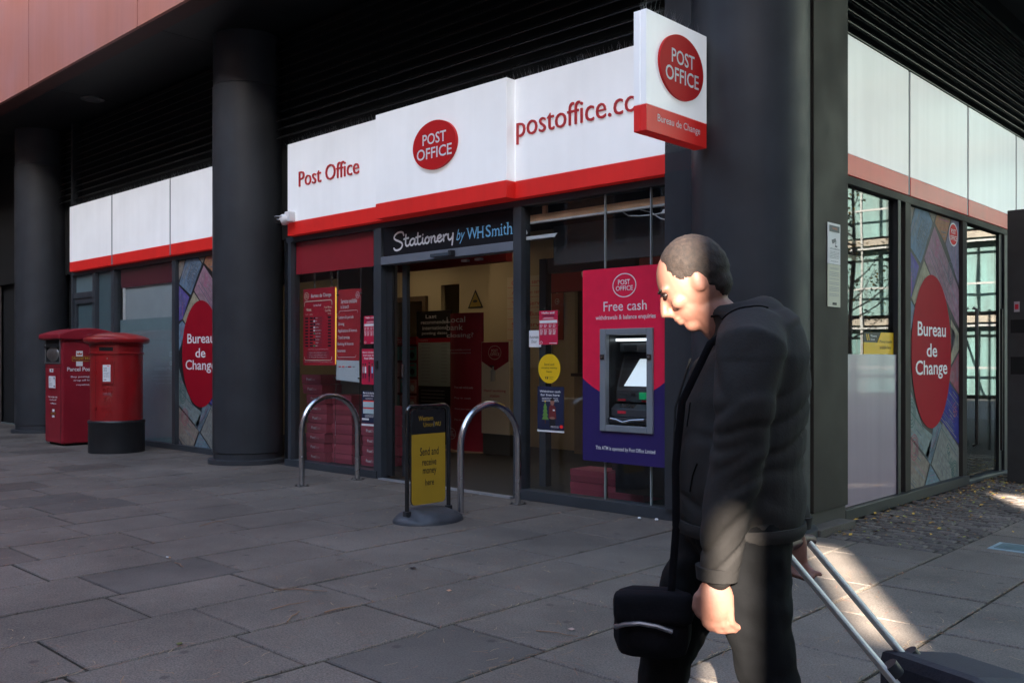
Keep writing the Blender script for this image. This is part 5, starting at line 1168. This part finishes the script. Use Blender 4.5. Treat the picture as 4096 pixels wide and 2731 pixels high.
# jacket
def folds(c):
    d = c.z+.35*c.x+.10*mnoise.noise(c*5)
    return .007*mnoise.noise(Vector((c.x*5, c.y*5, c.z*6+3)))-.024*max(0, .30-abs(mnoise.noise(Vector((c.x*4, c.y*4, d*13)))))*(1 if c.z < 1.2 else .5)
mb = MB()
spine = [(-.030,.80,.150,.195), (-.032,.86,.155,.200), (-.028,.95,.158,.200), (-.030,1.04,.158,.205), (-.045,1.12,.152,.205), (-.060,1.20,.135,.200), (-.062,1.26,.110,.165), (-.045,1.305,.085,.105), (-.015,1.330,.072,.078)]
vs = []; fs = []; seg = 32
for x, z, rx, ry in spine:
    for k in range(seg):
        t = 2*math.pi*k/seg; vs.append((x+rx*math.cos(t), ry*math.sin(t), z+.35*rx*math.cos(t)*(-1 if z > 1.25 else -.15)))
for i in range(len(spine)-1):
    for k in range(seg): k2 = (k+1) % seg; fs.append((i*seg+k, i*seg+k2, (i+1)*seg+k2, (i+1)*seg+k))
fs.append(tuple(range(seg-1,-1,-1))); fs.append(tuple((len(spine)-1)*seg+k for k in range(seg))); mb.add(vs, fs, JACKET)
limb(mb, [(-.05,.10,1.24), Sh+Vector((0,.012,-.005)), (-.012,.212,1.10), E_, (.030,.200,.85), W_+Vector((-.004,.0,.012))], [.085,.080,.070,.062,.057,.049], JACKET)
limb(mb, [(-.05,-.10,1.24), Sh2, (-.08,-.205,1.10), E2, (-.165,-.190,.87), W2+Vector((-.004,.0,.012))], [.085,.080,.070,.062,.057,.049], JACKET)
mb.ell((-.095,0,1.285), (.055,.085,.045), JACKET)
for k in range(20):     # hood rolled behind the collar
    t = R(-150+300*k/19); mb.ell((-.035+.070*math.cos(t+math.pi), .066*math.sin(t+math.pi), 1.315-.012*math.cos(t+math.pi)), (.022,.022,.024), JACKET, seg=10, rings=8)
jk = remesh(mb, .0075, 5, JACKET, 'jacket', per, folds)
from mathutils.bvhtree import BVHTree
bv_ = BVHTree.FromPolygons([v.co.copy() for v in jk.data.vertices], [tuple(p.vertices) for p in jk.data.polygons])
def seam(pts, r_, m, name='seam'):       # a stitched line laid on the cloth
    out = []
    for i in range(len(pts)-1):
        for t in range(6):
            p = Vector(pts[i]).lerp(Vector(pts[i+1]), t/6); hit, nn, _, _ = bv_.find_nearest(p)
            if hit: out.append(hit+nn*r_*.3)
    b = MB(); b.tube(out, r_, m, 6, True); b.build(name, per)
SE = mat('seam_dark', (.007,.006,.006), .95, spec=.1)
seam([(.070,.13,.96),(.085,.12,.93),(.095,.11,.885)], .002, SE, 'pocket'); seam([(.10,.09,1.10),(.105,.09,1.03)], .0016, SE, 'pocket')
seam([(.06,.06,1.30),(.02,.11,1.305),(-.04,.12,1.31),(-.09,.09,1.315)], .003, SE)
mb = MB(); mb.tube([(.118,.0,.83),(.126,0,.95),(.122,0,1.08),(.085,0,1.20)], .003, mat('zip_dark', (.01,.01,.01), .8), 6); mb.build('zip', per)
for s_, W0 in ((1, W_), (-1, W2)):
    mb = MB(); mb.tube([W0+Vector((0,0,.02)), W0+Vector((.001,0,-.010))], [.050,.046], JACKET, 18); mb.build('cuff', per)
mb = MB(); mb.lathe([(.150,.785),(.157,.80),(.155,.815)], JACKET, 32, c=(-.030,0), sy=1.27); mb.build('hem', per)
# trousers and shoes: near leg trailing, far leg forward
mb = MB(); NK = (-.085,.095,.47); NA = (-.215,.095,.12); FK = (.135,-.085,.46); FA = (.17,-.085,.085)
limb(mb, [(-.030,.080,.80), (-.045,.090,.66), NK, (-.16,.095,.27), NA], [.115,.092,.068,.060,.052], TROUS)
limb(mb, [(-.020,-.080,.80), (.055,-.085,.64), FK, (.165,-.085,.25), FA], [.115,.092,.068,.060,.052], TROUS)
mb.ell((-.03,0,.80), (.135,.165,.10), TROUS); remesh(mb, .009, 4, TROUS, 'trousers', per, lambda c: .008*mnoise.noise(Vector((c.x*9, c.y*9, c.z*18)))+.004*mnoise.noise(c*30))
SH = mat('shoe_leather', (.012,.012,.013), .4, coat=.3)
for ax_, ay_, az, rot in ((-.205,.095,.075,28), (.205,-.085,.045,-8)):
    mb = MB(); rm = rotY(R(rot)); mb.ell((ax_+.045, ay_, az-.005), (.125,.044,.038), SH, rm, 20, 12); mb.ell((ax_-.01, ay_, az+.03), (.055,.043,.045), SH, rm, 16, 10); remesh(mb, .006, 2, SH, 'shoe', per)
# dark shoulder bag in front of the hip
ROT = math.atan2(-.6881, -.7257)-R(6)
bag = empty('shoulder_bag', (-1.165, 1.985, 0), ROT); tag(bag, 'black rounded bag with curved silver trim hanging in front of the walking person', 'bag')
NY = mat('bag_nylon', (.008,.0075,.0095), .9, spec=.12, var=.2, bump=.15, bscale=160)
mb = MB(); mb.bbox(.085,.270,-.060,.062,.475,.640,NY,.045); mb.ell((.178,.045,.55),(.080,.035,.065),NY); remesh(mb, .005, 6, NY, 'bag_body', bag, lambda c: .003*mnoise.noise(c*16))
mb = MB(); mb.bbox(.082,.273,.030,.082,.565,.646,NY,.022); remesh(mb, .005, 4, NY, 'flap', bag, lambda c: .002*mnoise.noise(c*20))
mb = MB(); mb.tube([(.268,.066,.560),(.245,.084,.572),(.210,.087,.576),(.170,.087,.570),(.135,.086,.558)], .006, mat('silver_trim', (.30,.29,.31), .3, metal=.9), 8); mb.build('silver_trim', bag)
mb = MB(); mb.tube([(.135,.05,.64),(.124,.06,.80),(.126,.07,.95),(.112,.09,1.10),(.05,.115,1.235),(-.03,.12,1.29)], .009, NY, 8, True, .3); mb.build('strap', bag)
# wheeled case pulled along behind
cs = empty('wheeled_case', (-1.165, 1.985, 0), ROT); tag(cs, 'dark wheeled case with pale metal handle pulled along behind the walking person', 'suitcase')
CF = mat('case_fabric', (.010,.011,.020), .7, var=.2, bump=.2, bscale=120)
c0 = Matrix.Translation((-.60,-.15,0)) @ Matrix.Rotation(R(34), 4, 'Z')
def casebox(x0,x1,y0,y1,z0,z1,r_,m,name):
    b = MB(); b.bbox(x0,x1,y0,y1,z0,z1,m,r_); b.v = [tuple(c0 @ Vector((v[0]+(.06 if 0 else 0)-(v[2]-.05)*-.0, v[1], v[2]-(v[0]*-.18 if v[2] > .3 else 0)))) for v in b.v]; return b.build(name, cs)
casebox(-.17,.13,-.15,.15,.05,.43,.035,CF,'case_body'); casebox(.131,.150,-.11,.11,.10,.34,.015,CF,'pocket'); casebox(-.172,.135,-.153,.153,.235,.247,.003,mat('case_zip', (.03,.04,.09), .5),'zip')
AL = mat('handle_alu', (.62,.62,.60), .38, metal=.25)
top = Vector((-.195,-.15,.722))
for k, off in enumerate((-.055, .055)):
    lo = Vector((-.470, -.15+off, .420)); hi = top+Vector((.0, off, 0)); d = Vector((off*.75, 0, 0))
    b = MB(); b.tube([lo-d*-1+Vector((0,0,-.03)), hi-d*-1], [.024,.020], AL, 14, True, .45); b.build('handle_tube', cs)
    b = MB(); b.tube([lo+d+Vector((0,0,-.005)), lo+d+(hi-lo)*.07], .021, PLASTIC, 12); b.build('handle_collar', cs)
b = MB(); b.tube([top+Vector((-.055,-.075,-.002)), top+Vector((-.03,-.045,.006)), top+Vector((.03,.045,.006)), top+Vector((.055,.075,-.002))], .015, mat('grip_maroon', (.05,.006,.010), .5), 12); b.build('grip', cs)
for a_, b_ in ((-.13,-.13), (-.13,.13), (.10,-.13), (.10,.13)):
    b = MB(); b.lathe([(.024,-.011),(.024,.011)], PLASTIC, 18); b.v = [tuple(c0 @ Vector((v[0]+a_, v[2]+b_, v[1]+.026))) for v in b.v]; b.build('wheel', cs)

# ================================================================ LITTER AND LEAVES
def twig(p, q_, r_, label, m='twig_bark'):
    c = ((p[0]+q_[0])/2, (p[1]+q_[1])/2, .005)
    mb = MB(); d = Vector((q_[0]-p[0], q_[1]-p[1], 0)); nrm = Vector((-d.y, d.x, 0))*.06
    mb.tube([Vector((p[0]-c[0], p[1]-c[1], 0)), nrm*.8+Vector((0,0,.004)), -nrm*.1+d*.2+Vector((0,0,.003)), Vector((q_[0]-c[0], q_[1]-c[1], .004))], [r_, r_*.9, r_*.8, r_*.5], mat(m, (.26,.15,.09), .8, var=.2), 6)
    ob = mb.build('twig', None, c); tag(ob, label, 'twig')
twig((-3.629,2.34), (-3.726,2.467), .0035, 'short thick pale twig lying on a slab in the left foreground')
twig((-4.194,2.623), (-3.946,2.783), .0028, 'long thin reddish stalk lying across a joint in the foreground', 'red_stalk')
twig((-5.167,2.567), (-5.003,2.537), .0032, 'small straight twig below the cigarette end')
twig((-3.862,2.399), (-3.853,2.611), .0022, 'curved dark stalk just behind the short thick twig', 'red_stalk')
twig((-3.64,2.55), (-3.61,2.72), .0032, 'pale straight straw lying along a joint in the middle foreground')
twig((-6.163,3.247), (-6.247,3.528), .0028, 'long bent dark twig further back on the left slabs')
twig((-2.714,3.018), (-2.519,3.069), .0026, 'thin red stalk on the slabs left of the walking person', 'red_stalk')
mb = MB(); mb.tube([(0,0,.004),(.022,.006,.004)], .0038, PWHITE, 8); mb.tube([(.022,.006,.004),(.032,.009,.004)], .0039, mat('filter_tan', (.5,.25,.1), .7), 8)
tag(mb.build('cigarette_end', None, (-5.351, 2.605, 0)), 'small cigarette end lying in a slab joint', 'litter')
def leaf_thing(x, y, col, label, r=.022):
    mb = MB(); vs = [(-r,0,.003),(-r*.3,r*.55,.009),(r*.6,r*.45,.006),(r,0,.011),(r*.5,-r*.5,.004),(-r*.4,-r*.5,.006),(0,0,.002)]
    mb.add(vs, [(0,6,1),(1,6,2),(2,6,3),(3,6,4),(4,6,5),(5,6,0)], mat('leaf_'+col[0], col[1], .7)); tag(mb.build('fallen_leaf', None, (x, y, 0)), label, 'leaf')
leaf_thing(-3.511, 3.229, ('tan', (.50,.28,.17)), 'curled tan leaf alone on a slab in front of the swing sign')
leaf_thing(-3.68, 1.848, ('olive', (.12,.12,.03)), 'olive green leaf on a near foreground slab')
leaf_thing(-2.616, 3.141, ('pale', (.36,.25,.20)), 'pale brown leaf left of the walking person')
leaf_thing(-4.042, 3.438, ('dark', (.03,.015,.012)), 'dark curled leaf on a slab in front of the hoops', .028)
for x, y, t in ((-4.054, 5.66, 'left'), (-3.927, 5.70, 'right')):
    mb = MB(); mb.ell((0,0,.010), (.016,.012,.010), PWHITE, seg=8, rings=6); tag(mb.build('paper_scrap', None, (x, y, 0)), '%s of two tiny white paper scraps below the cash machine' % t, 'litter')
q = random.Random(21)
ND = [mat('needle_tan', (.30,.17,.08), .8), mat('needle_brown', (.15,.075,.045), .8), mat('needle_red', (.27,.11,.07), .8), mat('needle_straw', (.42,.30,.17), .8)]
mb = MB(); n = 0
while n < 3600:
    x, y = q.uniform(-16, -.6), q.uniform(.9, 9.0)
    if not in_view(x, y, .02) or (x < -2.2 and y > 5.7): continue
    if q.random() < .45:      # many lie along the joints
        e = min(edges, key=lambda t: abs(t-x)); x = e+q.gauss(0, .018); a = R(90)+q.gauss(0, .5)
    else: a = q.uniform(0, math.pi)
    if mnoise.noise(Vector((x*.7, y*.7, 1))) < -.12: continue
    L = q.uniform(.008, .034)*(1.5 if q.random() < .08 else 1); wd = q.uniform(.0007, .0014); c, s_ = math.cos(a), math.sin(a); bnd = q.uniform(-.3, .3)*L
    p0 = (x-c*L, y-s_*L); p1 = (x-s_*bnd, y+c*bnd); p2 = (x+c*L, y+s_*L); z = .003
    for (ax_, ay_), (bx_, by_) in ((p0, p1), (p1, p2)):
        dx, dy = -s_*wd, c*wd; mb.add([(ax_+dx, ay_+dy, z), (ax_-dx, ay_-dy, z), (bx_-dx, by_-dy, z+.001), (bx_+dx, by_+dy, z+.001)], [(0,1,2,3)], ND[n % 4])
    n += 1
tag(mb.build('fallen_pine_needles'), 'dry brown pine needles scattered over the paving slabs', 'needles', kind='stuff')
mb = MB(); MO = mat('moss_green', (.026,.030,.008), .9, var=.4); MO2 = mat('moss_brown', (.040,.024,.012), .9, var=.4)
for k in range(2600):     # moss and grit tufts in the joints
    if q.random() < .6:
        x = q.choice(edges[4:24])+q.gauss(0, .004); y = q.uniform(1, 5.7)
    else:
        cc = q.choice(cand[:240]); x = q.uniform(cc[0], cc[1]); y = cc[2]-.004+q.gauss(0, .003)
    if not in_view(x, y, .02) or mnoise.noise(Vector((x*1.3, y*1.3, 5))) < -.05: continue
    for j in range(2):
        a = q.uniform(0, 6.28); h = q.uniform(.002, .008); r_ = q.uniform(.002, .006); dx, dy = math.cos(a)*r_, math.sin(a)*r_
        mb.add([(x-dy*.3, y+dx*.3, -.004), (x+dy*.3, y-dx*.3, -.004), (x+dx, y+dy, h)], [(0,1,2)], MO if q.random() < .4 else MO2)
tag(mb.build('joint_moss_tufts'), 'moss and grit growing in the joints between slabs', 'moss', kind='stuff')
LV = [mat('leaf_yellow', (.60,.36,.05), .7), mat('leaf_ochre', (.30,.16,.05), .7), mat('leaf_brown', (.14,.07,.035), .8), mat('leaf_lime', (.25,.26,.05), .7)]
mb = MB(); n = 0
while n < 1150:
    y = 6.0+6*q.random()**.8; x = -2.90+abs(q.gauss(0, .33)) if q.random() < .8 else q.uniform(-2.9, -1.0)
    if x > -.9: continue
    r_ = q.uniform(.008, .021); a = q.uniform(0, 6.28); c, s_ = math.cos(a), math.sin(a); z = q.uniform(.002, .006)
    P4 = [(-r_, 0, 0), (0, r_*.6, r_*.5), (r_, 0, r_*q.uniform(0, .6)), (0, -r_*.6, r_*.2)]
    mb.add([(x+p[0]*c-p[1]*s_, y+p[0]*s_+p[1]*c, z+p[2]) for p in P4], [(0,1,2,3)], LV[q.randrange(4) if q.random() < .7 else 2]); n += 1
tag(mb.build('fallen_leaves'), 'small yellow and brown leaves drifted along the lane wall', 'leaves', kind='stuff')

# ================================================================ ACROSS THE STREET (shades the shopfront; seen only in reflections)
PY = -10.0; T = math.tan(R(SUN_EL))/1.0
hx, hy_ = SUN_H.x, SUN_H.y
def up(x, y):            # where the sun ray through ground point (x, y) crosses the far facade
    t = (y-PY)/(-hy_); return x+hx*t, T*t*math.hypot(hx, hy_)
openings = []  # slots added in the far wall to aim sunbeams at chosen spots
def opening(x, y0, y1, wd, th=.20):     # strip of sunlight on the ground: centre x at y=(y0+y1)/2, running along the sun
    ym = (y0+y1)/2; X0, Za = up(x-(y0-ym)*(hx/hy_)*-1, y0); X1, Zb = up(x-(y1-ym)*(hx/hy_)*-1, y1)
    Xc = up(x, ym)[0]; ex = th*hx/(-hy_); openings.append((Xc-wd/2-ex*0, Xc+wd/2+ex, min(Za, Zb), max(Za, Zb)+th*T*1.19))
TH = .20
opening(-2.06, 3.95, 5.62, .24, TH)      # the bright strip in front of the corner column
opening(-1.985+.03, 2.75, 3.72, .055, TH); opening(-2.13-(5.30-3.30)*.6415-.03, 4.75, 5.9, .055, TH)            # the strip that falls across the walking person
opening(-2.15, 8.2, 8.9, .34, TH)
ob = empty('opposite_shade_wall', (0, PY, 0)); tag(ob, 'thin brown brick wall standing in for the building across the street, slotted to shape sunlight', 'building')
HB = 14.0; X_0, X_1 = -60, 34; TALL = 17.0
xs = sorted({X_0, X_1} | {v for o_ in openings for v in o_[:2]}); zs = sorted({0, HB} | {v for o_ in openings for v in o_[2:]})
mb = MB(); BR = mat('brick_brown', (.23,.12,.075), .8, var=.15, vscale=1.5)
for i in range(len(xs)-1):
    for j in range(len(zs)-1):
        mx_, mz_ = (xs[i]+xs[i+1])/2, (zs[j]+zs[j+1])/2
        if any(o_[0] < mx_ < o_[1] and o_[2] < mz_ < o_[3] for o_ in openings): continue
        mb.box(xs[i], xs[i+1], -TH, 0, zs[j], zs[j+1], BR)
mb.box(7.6, X_1, -TH, 0, HB+.001, TALL, BR)
mb.build('wall', ob)
GW = mat('far_window_glass', (.03,.035,.04), .1, coat=1.0)
for fl_ in range(3):
    for k in range(26):
        x = -58.5+3.5*k; z = .9+3.7*fl_
        if x < X_0 or any(o_[0]-.2 < x+1.8 and o_[1]+.2 > x and o_[2]-.2 < z+2.0 and o_[3]+.2 > z for o_ in openings): continue
        m2 = MB(); m2.box(x, x+1.8, .001, .04, z, z+2.0, mat('far_frame', (.3,.3,.3), .6)); wnd = m2.build('window', ob)
        m2 = MB(); m2.box(x+.08, x+1.72, .041, .05, z+.08, z+1.92, GW); m2.build('pane', wnd)

# scaffolded block at the end of the lane, mirrored in the lane glass and the glossy fascia
sb = empty('scaffolded_building', (8, 30, 0)); tag(sb, 'building wrapped in teal netting and pale scaffold tubes, seen mirrored in the lane glass', 'building')
mb = MB(); mb.box(-9, 30, .9, 12, 0, 26, mat('concrete_shell', (.05,.048,.045), .8, var=.1)); mb.build('shell', sb)
TEAL = mat('teal_netting', (.014,.075,.072), .6, var=.25, vscale=.6, streak=.3); TEAL2 = mat('teal_netting_pale', (.035,.10,.095), .6, var=.3, vscale=.8, streak=.3)
q = random.Random(8)
for fl_ in range(10):
    m2 = MB(); m2.box(-9, 30, -.3, .9, 2.55*fl_+2.3, 2.55*fl_+2.5, mat('pale_board', (.13,.115,.09), .7, var=.2)); m2.build('deck', sb)
    for k in range(13):
        if q.random() < .86: m2 = MB(); m2.box(-9+3*k+.05, -6+3*k-.05, .30, .32, 2.55*fl_+.1, 2.55*fl_+2.25, TEAL if q.random() < .55 else TEAL2); m2.build('netting_sheet', sb)
mb = MB(); TB = mat('scaffold_tube', (.12,.13,.128), .5)
for k in range(27): mb.box(-9+1.5*k-.035, -9+1.5*k+.035, -.35, -.28, 0, 26, TB)
for fl_ in range(20): mb.box(-9, 30, -.42, -.36, 1.27*fl_+.9, 1.27*fl_+.96, TB)
for k in range(9): mb.tube([(-9+4.3*k, -.45, 0), (-9+4.3*k+4, -.45, 12.7)], .035, TB, 6)
tag(mb.build('scaffold_tubes', sb), kind='stuff')
tr = empty('street_tree', (1.6, 17.5, 0)); tag(tr, 'slim young tree with sparse leaves, seen mirrored in the lane door', 'tree')
mb = MB(); BK = mat('bark', (.12,.09,.065), .9, bump=.5)
mb.tube([(0,0,0),(.03,0,1.5),(-.02,.03,3.2),(.02,0,5.4)], [.07,.055,.04,.012], BK, 10)
q = random.Random(6); tips = []
for k in range(22):
    z = 1.4+.18*k; a = q.uniform(0, 6.28); L = q.uniform(.5, 1.1)*(1-.12*(k/6)); e = (math.cos(a)*L, math.sin(a)*L, z+L*.8)
    mb.tube([(0,0,z), (e[0]*.5, e[1]*.5, z+L*.3), e], [.018,.012,.004], BK, 6); tips.append(e)
mb.build('trunk', tr)
mb = MB()
for e in tips:
    for j in range(46):
        t = q.uniform(.3, 1.1); p = Vector((e[0]*t+q.gauss(0,.15), e[1]*t+q.gauss(0,.15), e[2]-(1-t)*.5+q.gauss(0,.15))); r_ = q.uniform(.02, .04); d = Vector((q.gauss(0,1), q.gauss(0,1), q.gauss(0,1))).normalized()*r_; d2 = Vector((q.gauss(0,1), q.gauss(0,1), q.gauss(0,1))).normalized()*r_
        mb.add([p-d, p+d2, p+d, p-d2], [(0,1,2,3)], mat('tree_leaf', (.08,.10,.025), .6, var=.3) if j % 3 else LV[0])
tag(mb.build('crown', tr), kind='stuff')

wg = empty('left_shade_block', (-24, -1, 0)); tag(wg, 'unseen dark brick block added beyond the left end to shade the pavement', 'building')  # unseen block added to keep light off the left end
mb = MB(); mb.box(-7, 5, -9, 7, 0, 14, mat('shade_block_brick', (.08,.06,.05), .8, var=.2)); mb.build('wall', wg)
lb = empty('lane_shade_block', (16, 12, 0)); tag(lb, 'plain pale block added outside the picture to shade the lane wall', 'building')  # unseen block added to cut the skylight on the lane wall
mb = MB(); mb.box(-7, -3, -16, 1, 0, 20, mat('lane_render', (.20,.19,.18), .8, var=.1)); mb.build('wall', lb)
for k in range(6):
    for j in range(4):
        m2 = MB(); m2.box(-7.05, -7.001, -14+2.3*k, -12.7+2.3*k, 1+2.8*j, 2.9+2.8*j, GW); m2.build('window', lb)
